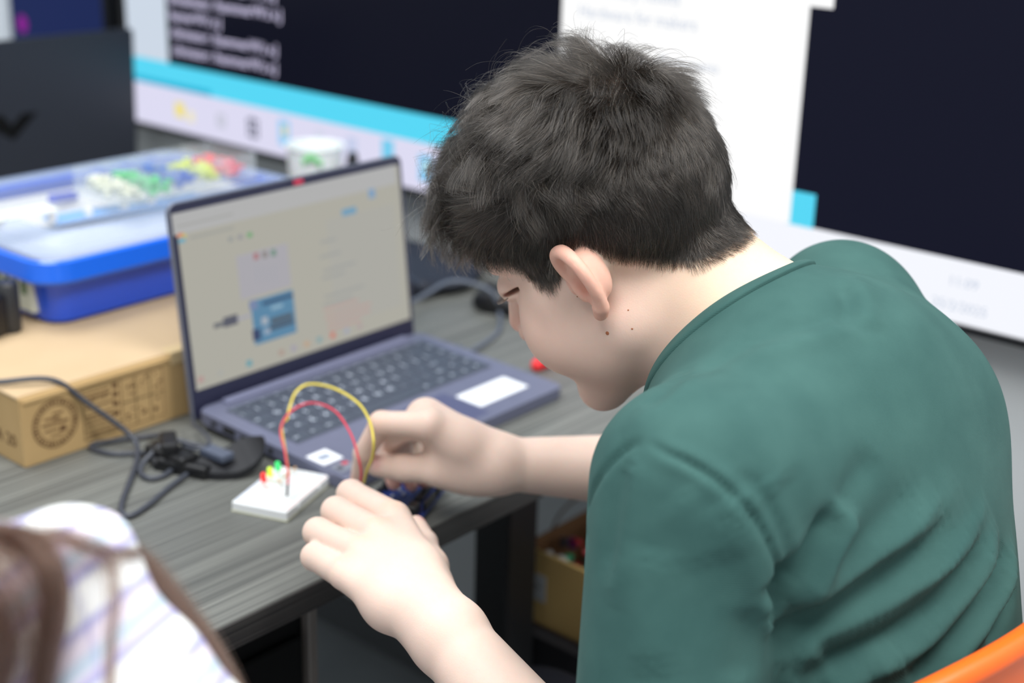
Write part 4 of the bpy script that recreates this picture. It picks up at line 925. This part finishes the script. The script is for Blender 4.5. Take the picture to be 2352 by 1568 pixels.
# moles
from mathutils.bvhtree import BVHTree
def bvh_of(V, Q): return BVHTree.FromPolygons([tuple(v) for v in V], [tuple(q) for q in Q.tolist()])
hb_ = bvh_of(headV, hq)
def hit(bv, px, py):
    d = Vector(ray(px, py)).normalized(); return bv.ray_cast(Vector(CC), d)
M_mole = mat('mole', srgb(164, 100, 66), .6)
for px, py, r in ((1395, 765, .0014), (1452, 755, .0007), (1443, 712, .0006), (1326, 681, .0005)):
    h = hit(hb_, px, py)
    if h[0] is None: continue
    Mm = h[1].to_track_quat('Z', 'Y').to_matrix().to_4x4(); Mm.translation = h[0]
    m = MB(Mm); m.lathe([(r, -.0003), (r * .95, .00012), (r * .5, .0003), (r * .05, .00034)], n=12).build('mole', M_mole, boy, smooth=True, world=True)

# --- t-shirt
Fs = Field((.555, .20, .56), (1.075, .64, 1.085), .0027)
Fs.ell((.812, .415, .885), (.166, .114, .155), .02)
Fs.ell((.812, .385, .72), (.160, .125, .22), .05)
Fs.cone(SHL + A3(.02, -.012, -.008), SHR - A3(.02, .010, .030), .060, .052, .05)
Fs.cone(SHR - A3(.015, .02, .03), (.90, .40, .93), .050, .055, .05)
Fs.cone((.812, .425, .968), (.808, .455, .976), .067, .065, .04)
Fs.cone(SHL, SHL + (ELL - SHL) * .88, .056, .055, .028)
Fs.cone(SHR - A3(0, 0, .012), SHR + (ELR - SHR) * .75, .047, .050, .028)
Fs.ell(SHL + A3(.040, .030, -.050), (.045, .040, .060), .03)
nd = (H2W((0, -.02, -.05)) - NK0); nd /= np.linalg.norm(nd)
RIMC = NK0 + nd * .035
Fs.cone(NK0 - nd * .02, NK0 + nd * .12, .0595, .063, .003, 'sub')
aL = (ELL - SHL) / np.linalg.norm(ELL - SHL); eL = SHL + (ELL - SHL) * .80
Fs.cone(eL, eL + aL * .1, .050, .050, .003, 'sub'); aR = (ELR - SHR) / np.linalg.norm(ELR - SHR); eR = SHR + (ELR - SHR) * .7
Fs.cone(eR, eR + aR * .1, .047, .047, .003, 'sub')
sv, sq = Fs.mesh(); sq = fix(sv, sq); sv = relax(sv, sq, 3, .5)
sn = vnormals(sv, sq)
# folds and seams: each a polyline given where the cloth shows it, carried onto the surface
PR = proj(sv); front = ((sv - CC) * sn).sum(1) < .0
fi = np.nonzero(front)[0]; sb = bvh_of(sv, sq)
def on_shirt(pts, res=8):
    out = []
    for x, y in spline([(a, b, 0) for a, b in pts], res)[:, :2]:
        h = hit(sb, x, y)
        if h[0] is not None: out.append(list(h[0]))
    return np.array(out)
disp = np.zeros(len(sv))
def fold(pts, amp, w, sharp=0, ends=True):
    """raise (amp>0) or sink the cloth along a line; sharp adds a trough on one side"""
    C_ = on_shirt(pts)
    if len(C_) < 3: return
    lo, hi = C_.min(0) - w * 3, C_.max(0) + w * 3
    ii = np.nonzero(((sv > lo) & (sv < hi)).all(1))[0]
    D = np.linalg.norm(sv[ii][:, None, :] - C_[None], axis=2); k = D.argmin(1); d = D[np.arange(len(ii)), k]
    t = k / (len(C_) - 1); e = np.clip(np.minimum(t, 1 - t) * 5, 0, 1) if ends else 1
    disp[ii] += amp * np.exp(-(d / w) ** 2) * e
    if sharp:
        T_ = np.gradient(C_, axis=0); T_ /= np.linalg.norm(T_, axis=1)[:, None]
        side = np.einsum('ij,ij->i', np.cross(T_[k], sn[ii]), sv[ii] - C_[k])
        disp[ii] -= sharp * np.exp(-((side - w * 1.2) / (w * .8)) ** 2) * e * (d < w * 4)
# sleeve seam
SEAM = [(1483, 1010), (1530, 1040), (1590, 1068), (1650, 1108), (1705, 1160), (1745, 1215), (1775, 1275), (1795, 1335), (1798, 1390)]
FOLDS = [
 (SEAM, -.0028, .0023), ([(x + 14, y - 12) for x, y in SEAM], .0016, .005), ([(x - 14, y + 12) for x, y in SEAM], .0014, .005),
 ([(1483, 1010), (1430, 1035), (1390, 1075), (1358, 1130), (1345, 1200), (1352, 1260)], -.0028, .0028),
 ([(1445, 1040), (1425, 1130), (1410, 1230), (1395, 1340)], -.0030, .009), ([(1460, 1040), (1448, 1130), (1430, 1260), (1412, 1400)], .0028, .009),
 # armpit and sleeve
 ([(1700, 1150), (1760, 1260), (1800, 1380)], -.004, .012), ([(1660, 1140), (1730, 1250), (1765, 1360), (1778, 1450)], .005, .012),
 ([(1775, 1310), (1800, 1370), (1770, 1440)], -.010, .010), ([(1730, 1390), (1712, 1480), (1700, 1568)], -.0025, .014),
 ([(1500, 1250), (1480, 1400), (1500, 1560)], .0022, .016), ([(1560, 1120), (1620, 1200), (1650, 1300)], .002, .02),
 # back folds sweeping from the armpit up towards the right
 ([(1925, 1165), (1890, 1230), (1850, 1300), (1800, 1370)], -.0065, .009), ([(1955, 1155), (1925, 1230), (1880, 1310), (1820, 1390)], .0060, .010),
 ([(2010, 1040), (1960, 1110), (1935, 1170)], -.0030, .010), ([(1790, 1090), (1830, 1170), (1860, 1240)], -.0022, .014),
 ([(1740, 1100), (1790, 1200), (1820, 1290)], .0022, .014),
 ([(2180, 1180), (2080, 1280), (1960, 1370), (1830, 1440), (1760, 1480)], -.0065, .011), ([(2160, 1150), (2060, 1250), (1940, 1335), (1800, 1420)], .0060, .012),
 ([(2240, 1200), (2150, 1320), (2030, 1410), (1880, 1480), (1780, 1520)], .0060, .012), ([(2260, 1240), (2180, 1350), (2060, 1450), (1900, 1520), (1800, 1560)], -.0070, .012),
 ([(2290, 1200), (2230, 1340), (2120, 1460), (1990, 1550)], .0060, .011), ([(2310, 1260), (2260, 1370), (2170, 1480), (2080, 1560)], -.0070, .010),
 ([(2330, 1240), (2290, 1370), (2220, 1470), (2140, 1560)], .0055, .009), ([(2335, 1330), (2310, 1400), (2260, 1470)], -.005, .008),
 ([(2120, 1110), (2000, 1230), (1900, 1320)], -.0025, .012), ([(2200, 1100), (2130, 1200), (2010, 1300)], .002, .014),
 ([(2100, 1240), (1990, 1320), (1870, 1385), (1790, 1420)], -.0030, .006), ([(2210, 1260), (2100, 1370), (1950, 1450), (1830, 1500)], -.0034, .006),
 ([(2300, 1300), (2200, 1430), (2080, 1520)], .0034, .006), ([(2270, 1150), (2200, 1260), (2090, 1370)], .0030, .008), ([(1690, 1080), (1760, 1150), (1800, 1240), (1815, 1300)], -.0024, .005),
 ([(1900, 1500), (1850, 1540), (1800, 1600)], .004, .010), ([(2060, 1490), (1960, 1560), (1900, 1600)], .005, .010),
 # yoke below the collar
 ([(1945, 700), (1880, 740), (1760, 770), (1650, 830), (1590, 880)], -.0022, .008), ([(1960, 720), (1900, 765), (1800, 800), (1700, 840)], .0022, .010),
 ([(1930, 640), (1950, 700), (1935, 760)], -.0035, .007), ([(1965, 630), (1985, 700), (2000, 760)], .0025, .010),
 ([(1610, 850), (1560, 900), (1500, 950), (1430, 1010)], .002, .010), ([(1580, 840), (1530, 900), (1480, 940)], -.002, .008),
]
for a in FOLDS: fold(a[0], a[1] * (1.75 if abs(a[1]) > .0039 else 1.3), *a[2:])
sv = sv + sn * disp[:, None]
sv = relax(sv, sq, 1, .3)
M_shirt = bpy.data.materials.new('green jersey'); M_shirt.use_nodes = True; nt = M_shirt.node_tree; b_ = nt.nodes['Principled BSDF']
b_.inputs['Roughness'].default_value = .85; b_.inputs['Specular IOR Level'].default_value = .2; b_.inputs['Sheen Weight'].default_value = .08; b_.inputs['Sheen Roughness'].default_value = .6; b_.inputs['Sheen Tint'].default_value = (*srgb(150, 190, 186), 1)
tc = nt.nodes.new('ShaderNodeTexCoord'); nz = nt.nodes.new('ShaderNodeTexNoise'); nz.inputs['Scale'].default_value = 26; nz.inputs['Detail'].default_value = 6; nt.links.new(tc.outputs['Object'], nz.inputs['Vector'])
rp = nt.nodes.new('ShaderNodeValToRGB'); rp.color_ramp.elements[0].position = .3; rp.color_ramp.elements[1].position = .7; rp.color_ramp.elements[0].color = (*srgb(52, 86, 83), 1); rp.color_ramp.elements[1].color = (*srgb(62, 97, 93), 1)
nt.links.new(nz.outputs[0], rp.inputs[0]); nt.links.new(rp.outputs[0], b_.inputs['Base Color'])
wv = nt.nodes.new('ShaderNodeTexWave'); wv.inputs['Scale'].default_value = 420; wv.inputs['Distortion'].default_value = 1.5; wv.bands_direction = 'DIAGONAL'; nt.links.new(tc.outputs['Object'], wv.inputs['Vector'])
n2 = nt.nodes.new('ShaderNodeTexNoise'); n2.inputs['Scale'].default_value = 1400; nt.links.new(tc.outputs['Object'], n2.inputs['Vector'])
ad_ = nt.nodes.new('ShaderNodeMath'); ad_.operation = 'ADD'; nt.links.new(wv.outputs['Fac'], ad_.inputs[0]); nt.links.new(n2.outputs[0], ad_.inputs[1])
bp = nt.nodes.new('ShaderNodeBump'); bp.inputs['Strength'].default_value = .25; bp.inputs['Distance'].default_value = .0004; nt.links.new(ad_.outputs[0], bp.inputs['Height']); nt.links.new(bp.outputs[0], b_.inputs['Normal'])
shirt = fast_mesh('t_shirt', sv, sq, M_shirt, boy)



# --- hair: short at the sides and nape, longer and messy on top, curled fringe
def tangent(v, n): v = v - n * (v * n).sum(-1, keepdims=True); return v / (np.linalg.norm(v, axis=-1, keepdims=True) + 1e-9)
cen = hv[hq].mean(1); hmask = (hairline(cen) > 0) & ~((np.abs(cen[:, 0]) > .0775) & (cen[:, 1] > -.035) & (cen[:, 1] < .02) & (cen[:, 2] < .045)) & (cen[:, 2] > -.06)
tri = hq[hmask]; A_ = hv[tri[:, 0]]; e1 = hv[tri[:, 1]] - A_; e2_ = hv[tri[:, 3]] - A_; ar = np.linalg.norm(np.cross(e1, e2_), axis=1)
def sample(n, rng):
    k = rng.choice(len(tri), n, p=ar / ar.sum()); u, v = rng.rand(n, 1), rng.rand(n, 1)
    q = hv[tri[k]]; P = (q[:, 0] * (1 - u) * (1 - v) + q[:, 1] * u * (1 - v) + q[:, 2] * u * v + q[:, 3] * (1 - u) * v)
    N = hn_local[tri[k, 0]]; return P, N / np.linalg.norm(N, axis=1)[:, None]
def smooth01(x, a, b): t = np.clip((x - a) / (b - a), 0, 1); return t * t * (3 - 2 * t)
rg = np.random.RandomState(11)
CROWN = A3(.018, -.058, .108)
def wave3(P, f, seed):
    r = np.random.RandomState(seed); out = np.zeros_like(P)
    for k in range(5):
        w = r.randn(3, 3) * f; ph = r.rand(3) * 6.28; out += np.sin(P @ w + ph)
    return out / 2.2
def strand_dir(P, N):
    t = tangent(P - CROWN, N)
    fr = smooth01(P[:, 1], .0, .06)[:, None]; t = tangent(t * (1 - fr * .5) + A3(0, .5, -.5) * fr * .6 + A3(-.25, 0, 0) * fr, N)
    side = smooth01(-P[:, 2], -.07, .02)[:, None]; t = tangent(t + A3(0, -.25, -.9) * side * .8, N)
    top = topw(P)[:, None]
    return tangent(t + wave3(P, 45, 3) * (.25 + .85 * top) + wave3(P, 120, 4) * (.22 + .40 * top), N)
def topw(P): return smooth01(P[:, 2], .045, .092) * smooth01(P[:, 1], -.108, -.055)
def frontw(P): return smooth01(P[:, 1], .035, .075) * smooth01(P[:, 2], .02, .05)
NG = 1500
gP, gN = sample(NG, rg); gD = strand_dir(gP, gN); gPh = rg.rand(NG) * 6.28; gL = rg.rand(NG); gF = rg.randn(NG, 3)
def strands(P, N, D, ph, jl, K, extra=None):
    n = len(P); tw, fw_ = topw(P), frontw(P); hl_ = np.clip(hairline(P) / .02, 0, 1)
    ln = (.0065 + .006 * hl_ + .028 * tw - .002 * fw_) * (.75 + .5 * jl)
    lift = (.0018 + .0012 * hl_ + .0200 * tw + .0055 * fw_) * (.75 + .5 * jl)
    if extra is not None: lift = lift * extra; ln = ln * (1 + (extra - 1) * .3)
    amp = (.0003 + .0024 * tw + .0050 * fw_); B = np.cross(N, D)
    s = np.linspace(0, 1, K); out = np.zeros((n, K, 3))
    for i, t in enumerate(s):
        drop = A3(0, .6, -.8) * (ln * fw_ * .25 * t ** 2)[:, None]
        a = ph + t * (2.2 + 3.2 * tw + 3.6 * fw_)
        out[:, i] = P + N * (lift * (t * 1.9 - .9 * t * t) - ln ** 2 * t * t * 3.0)[:, None] + D * (ln * t)[:, None] + (B * np.sin(a)[:, None] + N * (np.cos(a) * .6)[:, None]) * (amp * t ** 1.3)[:, None] + drop - (B * np.sin(ph)[:, None] * 0)
    return out
K = 7
gS = strands(gP, gN, gD, gPh, gL, K)
NS = 66000
P, N = sample(NS, rg)
near = np.zeros(NS, np.int32)
for a in range(0, NS, 4000):
    d = ((P[a:a + 4000, None, :] - gP[None]) ** 2).sum(2); near[a:a + 4000] = d.argmin(1)
D = tangent(gD[near] * 1.0 + strand_dir(P, N) * .6 + rg.randn(NS, 3) * .34, N)
extra = np.where(rg.rand(NS) < .035, 1.4 + rg.rand(NS) * .7, 1.0)
own = strands(P, N, D, gPh[near] + rg.randn(NS) * .5, np.clip(gL[near] + rg.randn(NS) * .25, 0, 1.3), K, extra)
cl = (.15 + .55 * topw(P) + .1 * frontw(P)) * (rg.rand(NS) < .9)
s = np.linspace(0, 1, K)
for i in range(K):
    w = (cl * s[i] ** 1.2)[:, None]; own[:, i] = own[:, i] * (1 - w) + (gS[near, i] + (P - gP[near]) * (1 - .45 * s[i])) * w
# nape and temple fade: sparser, shorter fuzz below the line
def curves_obj(name, pts, r0, r1, m, parent):
    n, K_, _ = pts.shape; hc = bpy.data.hair_curves.new(name); hc.add_curves([K_] * n)
    hc.attributes['position'].data.foreach_set('vector', pts.astype(np.float32).ravel())
    ra = hc.attributes.get('radius') or hc.attributes.new('radius', 'FLOAT', 'POINT')
    ra.data.foreach_set('value', np.tile(np.linspace(r0, r1, K_), n).astype(np.float32)); hc.materials.append(m)
    o = bpy.data.objects.new(name, hc); COL.objects.link(o)
    if parent is not None: o.parent = parent
    return o
def hair_mat(name, c1, c2, rough=.32, PW=2.2):
    m = bpy.data.materials.new(name); m.use_nodes = True; nt = m.node_tree; nt.nodes.remove(nt.nodes['Principled BSDF'])
    h = nt.nodes.new('ShaderNodeBsdfHairPrincipled'); h.parametrization = 'COLOR'; h.inputs['Roughness'].default_value = rough; h.inputs['Radial Roughness'].default_value = .45
    hi = nt.nodes.new('ShaderNodeHairInfo'); mx = nt.nodes.new('ShaderNodeMix'); mx.data_type = 'RGBA'; mx.inputs[6].default_value = (*c1, 1); mx.inputs[7].default_value = (*c2, 1)
    pw = nt.nodes.new('ShaderNodeMath'); pw.operation = 'POWER'; pw.inputs[1].default_value = PW; nt.links.new(hi.outputs['Random'], pw.inputs[0]); nt.links.new(pw.outputs[0], mx.inputs[0]); nt.links.new(mx.outputs[2], h.inputs['Color']); nt.links.new(h.outputs[0], nt.nodes['Material Output'].inputs['Surface']); return m
M_hair = hair_mat('dark brown hair', rough=.2, PW=6, c1=(.0035, .0028, .0024), c2=(.150, .118, .090))  # a few pale strands put the specular highlights into the hair colour
BO = A3(*boy.location)
hair = curves_obj('hair', H2W(own.reshape(-1, 3)).reshape(own.shape) - BO, .000085, .00003, M_hair, boy)
# eyebrow and lashes
def brow_strands(s):
    out = []
    for i in range(150):
        t = rg.rand(); p0 = A3(s * (.012 + .036 * t), .098 - .022 * t - .006 * t * t, .032 + .006 * math.sin(t * 3) + rg.randn() * .0015)
        d = A3(s * .8, -.35, .15 - .4 * t); d /= np.linalg.norm(d); out.append([p0 + d * .007 * k / 4 + A3(0, .0012 * math.sin(k / 4 * 3), 0) for k in range(5)])
    return out
bs = np.array(brow_strands(-1) + brow_strands(1)); curves_obj('eyebrow', H2W(bs.reshape(-1, 3)).reshape(bs.shape) - BO, .00007, .00002, M_hair, boy)
ls = []
for s_ in (-1, 1):
    for i in range(70):
        t = i / 69; p0 = A3(s_ * (.022 + .026 * t), .0915 - .006 * t - .008 * t * t, .0085 - .001 * math.sin(t * 3))
        d = A3(s_ * (.15 + .5 * t), .8, -.35); d /= np.linalg.norm(d); ls.append([p0 + d * .0095 * k / 4 + A3(0, 0, .003 * (k / 4) ** 2) for k in range(5)])
ls = np.array(ls); curves_obj('eyelashes', H2W(ls.reshape(-1, 3)).reshape(ls.shape) - BO, .00012, .00003, M_hair, boy)

# --- ribbed collar band following the neck opening
ring = []
ux_ = np.cross(nd, A3(0, 0, 1)); ux_ /= np.linalg.norm(ux_); uy_ = np.cross(ux_, nd)
sb2 = bvh_of(sv, sq)
for i in range(48):
    a = 2 * math.pi * i / 48; r_ = ux_ * math.cos(a) + uy_ * math.sin(a)
    o_ = NK0 - nd * .02; best = None
    # edge of the tunnel: the highest point of the cloth just outside the tunnel wall
    for rad in (.0625, .0645):
        h = sb2.ray_cast(Vector(o_ + nd * .20 + r_ * rad), Vector(-nd))
        if h[0] is not None: best = (np.array(h[0]), rad); break
    if best: ring.append((best[0], r_))
ring_ok = len(ring) > 30
if ring_ok:
    C0 = np.array([p for p, r in ring]); RR = np.array([r for p, r in ring])
    for _ in range(4): C0 = (np.roll(C0, 1, 0) + C0 * 2 + np.roll(C0, -1, 0)) / 4
    V = []; Fc = []; n = len(C0); prof = [(-.0010, -.004, -.0005), (-.0008, .0026, 0), (.0010, .0042, 0), (.008, .0036, 0), (.016, .0036, 0), (.0235, .0036, 0), (.0250, .0006, 0), (.0256, -.0030, 0)]
    # the band lies on the shirt: step outwards along the cloth
    for k in range(n):
        p, r_ = C0[k], RR[k]
        for a, b, _z in prof:
            q = p + r_ * a; h = sb2.find_nearest(Vector(q))
            if a > 0 and h[0] is not None: nn = np.array(h[1]); q = np.array(h[0]) + nn * max(b, -.003)
            else: q = p + r_ * a + nd * b
            V.append(q)
    m_ = len(prof); V = np.array(V).reshape(n, m_, 3)
    for _ in range(3): V = (np.roll(V, 1, 0) + V * 2 + np.roll(V, -1, 0)) / 4
    V = V.reshape(-1, 3)
    for k in range(n):
        for a in range(m_ - 1): Fc.append((k * m_ + a, ((k + 1) % n) * m_ + a, ((k + 1) % n) * m_ + a + 1, k * m_ + a + 1))
    col = raw('collar', V, Fc, M_shirt, shirt, True)
    sd = col.modifiers.new('sub', 'SUBSURF'); sd.levels = 1; sd.render_levels = 2

# --- trousers and shoes
M_tr = mat('dark trousers', srgb(24, 25, 33), .85, spec=.2, bump=(200, .2, .001))
Ft = Field((.55, .15, .02), (1.08, .86, .70), .008)
Ft.ell((.815, .37, .545), (.165, .125, .105), .02)
for s, kx in ((-1, .70), (1, .90)):
    hp, kn, an = (.815 + s * .085, .36, .525), (kx, .72, .505), (kx, .68, .09)
    Ft.cone(hp, kn, .085, .062, .03); Ft.cone(kn, (kx, .70, .33), .060, .055, .02); Ft.cone((kx, .70, .33), an, .055, .045, .01)
V, Q = Ft.mesh(); Q = fix(V, Q); fast_mesh('trousers', relax(V, Q, 2), Q, M_tr, boy)
for kx in (.70, .90):
    Fh = Field((kx - .06, .60, -.005), (kx + .06, .90, .13), .005); Fh.cone((kx, .68, .045), (kx, .83, .035), .042, .036, .02); Fh.cone((kx, .68, .05), (kx, .69, .10), .040, .042, .02); Fh.ell((kx, .75, -.05), (.12, .25, .052), .004, 'sub')
    V, Q = Fh.mesh(); Q = fix(V, Q); sh = fast_mesh('shoe', V, Q, mat('black shoe', srgb(28, 28, 32), .5), boy)

# ================================================================== PERSON AT THE LOWER LEFT
gd = .60
S0 = PD(160, 1306, gd); ARM = PD(400, 1830, gd + .01); TR = PD(-200, 1430, gd); NKG = PD(-480, 1330, gd - .01); HDG = PD(-760, 930, gd + .0); TOR = PD(-60, 2200, gd + .05); TOR2 = PD(-500, 2300, gd)
Fg = Field(np.min([S0, ARM, TR, NKG, TOR, TOR2], 0) - .13, np.max([S0, ARM, TR, NKG, TOR], 0) + .12, .004)
Fg.cone(S0, ARM, .021, .052, .01); Fg.cone(S0, TR, .021, .030, .015); Fg.cone(TR, TOR2, .045, .09, .03); Fg.cone(S0 + CF * .02, TOR, .022, .085, .02); Fg.cone(TR, NKG, .038, .036, .02)
V, Q = Fg.mesh(); Q = fix(V, Q); V = relax(V, Q, 2)
n_ = vnormals(V, Q); V = V + n_ * (np.sin((V @ A3(60, 90, 30))) * .0012 + np.sin(V @ A3(-140, 60, 90)) * .0007)[:, None]
gbv = bvh_of(V, Q)
girl = empty('person', tuple(TOR2), label='person with long brown hair in a white striped shirt, only one shoulder in view', cat='person')
M_pl = bpy.data.materials.new('striped cotton'); M_pl.use_nodes = True; nt = M_pl.node_tree; b_ = nt.nodes['Principled BSDF']; b_.inputs['Roughness'].default_value = .8
tc = nt.nodes.new('ShaderNodeTexCoord')
def stripes(vec, per, stops, ph=0.0):
    d = nt.nodes.new('ShaderNodeVectorMath'); d.operation = 'DOT_PRODUCT'; d.inputs[1].default_value = tuple(vec / per); nt.links.new(tc.outputs['Object'], d.inputs[0])
    a = nt.nodes.new('ShaderNodeMath'); a.operation = 'ADD'; a.inputs[1].default_value = ph; nt.links.new(d.outputs['Value'], a.inputs[0])
    f = nt.nodes.new('ShaderNodeMath'); f.operation = 'FRACT'; nt.links.new(a.outputs[0], f.inputs[0])
    r = nt.nodes.new('ShaderNodeValToRGB'); e = r.color_ramp.elements; e[0].position = 0; e[0].color = (*stops[0][1], 1); e[1].position = stops[1][0]; e[1].color = (*stops[1][1], 1)
    for p_, c_ in stops[2:]: x = e.new(p_); x.color = (*c_, 1)
    nt.links.new(f.outputs[0], r.inputs[0]); return r
W_, LAV, PK, BL_ = srgb(240, 243, 244), srgb(176, 176, 222), srgb(230, 222, 238), srgb(196, 212, 230)
st1 = stripes(CR * .65 - CU * .76, .0355, [(0, W_), (.26, W_), (.31, LAV), (.35, LAV), (.41, PK), (.55, PK), (.60, BL_), (.72, BL_), (.76, PK), (.84, LAV), (.88, LAV), (.93, W_)], .35)
st2 = stripes(CR * .9 - CU * -.3, .030, [(0, (1, 1, 1)), (.70, (1, 1, 1)), (.78, srgb(210, 210, 238)), (.84, (1, 1, 1))], .1)
mx = nt.nodes.new('ShaderNodeMix'); mx.data_type = 'RGBA'; mx.blend_type = 'MULTIPLY'; mx.inputs[0].default_value = .6
nt.links.new(st1.outputs[0], mx.inputs[6]); nt.links.new(st2.outputs[0], mx.inputs[7]); nt.links.new(mx.outputs[2], b_.inputs['Base Color'])
fast_mesh('shirt', V, Q, M_pl, girl)
# head and neck (outside the frame)
M_sk2 = mat('skin light', srgb(222, 190, 170), .5, sss=.2)
Fq = Field(np.minimum(NKG, HDG) - .14, np.maximum(NKG, HDG) + .14, .005)
fwd = A3(.25, .95, -.15); fwd /= np.linalg.norm(fwd)
Fq.cone(NKG - A3(0, 0, .03), HDG - A3(0, 0, .04), .048, .046, .02); Fq.ell(HDG + A3(0, 0, .02), (.072, .088, .085), .02); Fq.ell(HDG + fwd * .045 - A3(0, 0, .045), (.05, .045, .06), .02); Fq.cone(HDG + fwd * .09, HDG + fwd * .108 - A3(0, 0, .03), .007, .010, .01)
V, Q = Fq.mesh(); Q = fix(V, Q); fast_mesh('head', V, Q, M_sk2, girl)
Fc_ = Field(HDG - .16, HDG + .14, .006); Fc_.ell(HDG + A3(0, 0, .02), (.078, .094, .091), .02); Fc_.cone(HDG - fwd * .03, HDG - fwd * .05 - A3(0, 0, .10), .072, .055, .03); Fc_.cone(HDG + fwd * .15 - A3(0, 0, .09), HDG + fwd * .13 - A3(0, 0, .02), .085, .075, .01, 'sub')
V, Q = Fc_.mesh(); Q = fix(V, Q); fast_mesh('hair_cap', V, Q, mat('brown hair base', srgb(62, 42, 34), .8), girl)
# hair: head cap strands falling over the back, and locks over the shoulder
M_h2 = hair_mat('brown long hair', (.040, .020, .013), (.085, .046, .032))
gh = []; r3 = np.random.RandomState(5)
def lock(pts, n, spread, jit=.35):
    P = []
    for x, y, d in pts:
        if d < .60:
            h = hit(gbv, x, y)
            if h[0] is not None: d = float(proj(np.array(h[0]))[2]) - .010
        P.append(PD(x, y, d))
    P = np.array(P); SP = spline(P, 5); L = len(SP); idx = np.linspace(0, L - 1, 14).astype(int)
    for i in range(n):
        off = r3.randn(3) * spread; w = np.linspace(0, 1, 14)[:, None]; wob = np.sin(w * (4 + r3.rand() * 4) + r3.rand() * 6) * r3.randn(3) * spread * jit
        gh.append(SP[idx] + off * (.5 + .8 * np.sin(w * 3.1)) + wob)
lock([(-420, 1040, .60), (-160, 1190, .585), (-20, 1222, .575), (60, 1245, .57), (108, 1290, .565), (128, 1370, .56), (118, 1460, .555), (98, 1580, .55), (90, 1720, .55)], 330, .0022)
lock([(-420, 1000, .60), (-140, 1200, .58), (20, 1226, .57), (120, 1236, .572), (200, 1250, .575), (250, 1290, .573), (262, 1360, .57), (255, 1460, .565), (250, 1600, .56)], 46, .0020)
lock([(-420, 1020, .60), (-160, 1200, .58), (0, 1228, .574), (90, 1240, .57), (150, 1232, .57), (210, 1262, .575), (330, 1270, .60)], 60, .0018)
lock([(-520, 1120, .66), (-200, 1220, .66), (60, 1260, .655), (220, 1260, .65), (318, 1296, .645), (412, 1400, .64), (496, 1515, .635), (560, 1630, .63), (620, 1780, .63)], 700, .0021, .22)
lock([(-420, 1100, .58), (-220, 1240, .56), (-120, 1330, .555), (-40, 1400, .55), (-8, 1470, .545), (-14, 1560, .54), (-30, 1700, .54)], 420, .0040)
lock([(-380, 1100, .59), (-120, 1230, .575), (0, 1290, .57), (60, 1370, .565), (90, 1480, .56), (60, 1620, .555)], 60, .003)
for i in range(1500):
    a = r3.rand() * 6.28; el = r3.rand(); d = A3(math.cos(a), math.sin(a), 0)
    p0 = HDG + A3(0, 0, .02) + A3(d[0] * .081 * el, d[1] * .097 * el, .093 * math.sqrt(max(0, 1 - el * el)))
    if d @ fwd > .75: continue
    path = [p0]
    for k in range(13):
        q = path[-1] + A3(d[0] * .012, d[1] * .012, -.012 - .004 * k); v = q - HDG; hd = np.linalg.norm(v[:2])
        if hd > .10: q[:2] = HDG[:2] + v[:2] / hd * .10
        if proj(q)[0] > -40: q = path[-1] + A3(0, 0, -.002)
        path.append(q)
    gh.append(np.array(path[:14]))
gh = np.array(gh); curves_obj('hair', gh - TOR2, .00014, .00009, M_h2, girl)
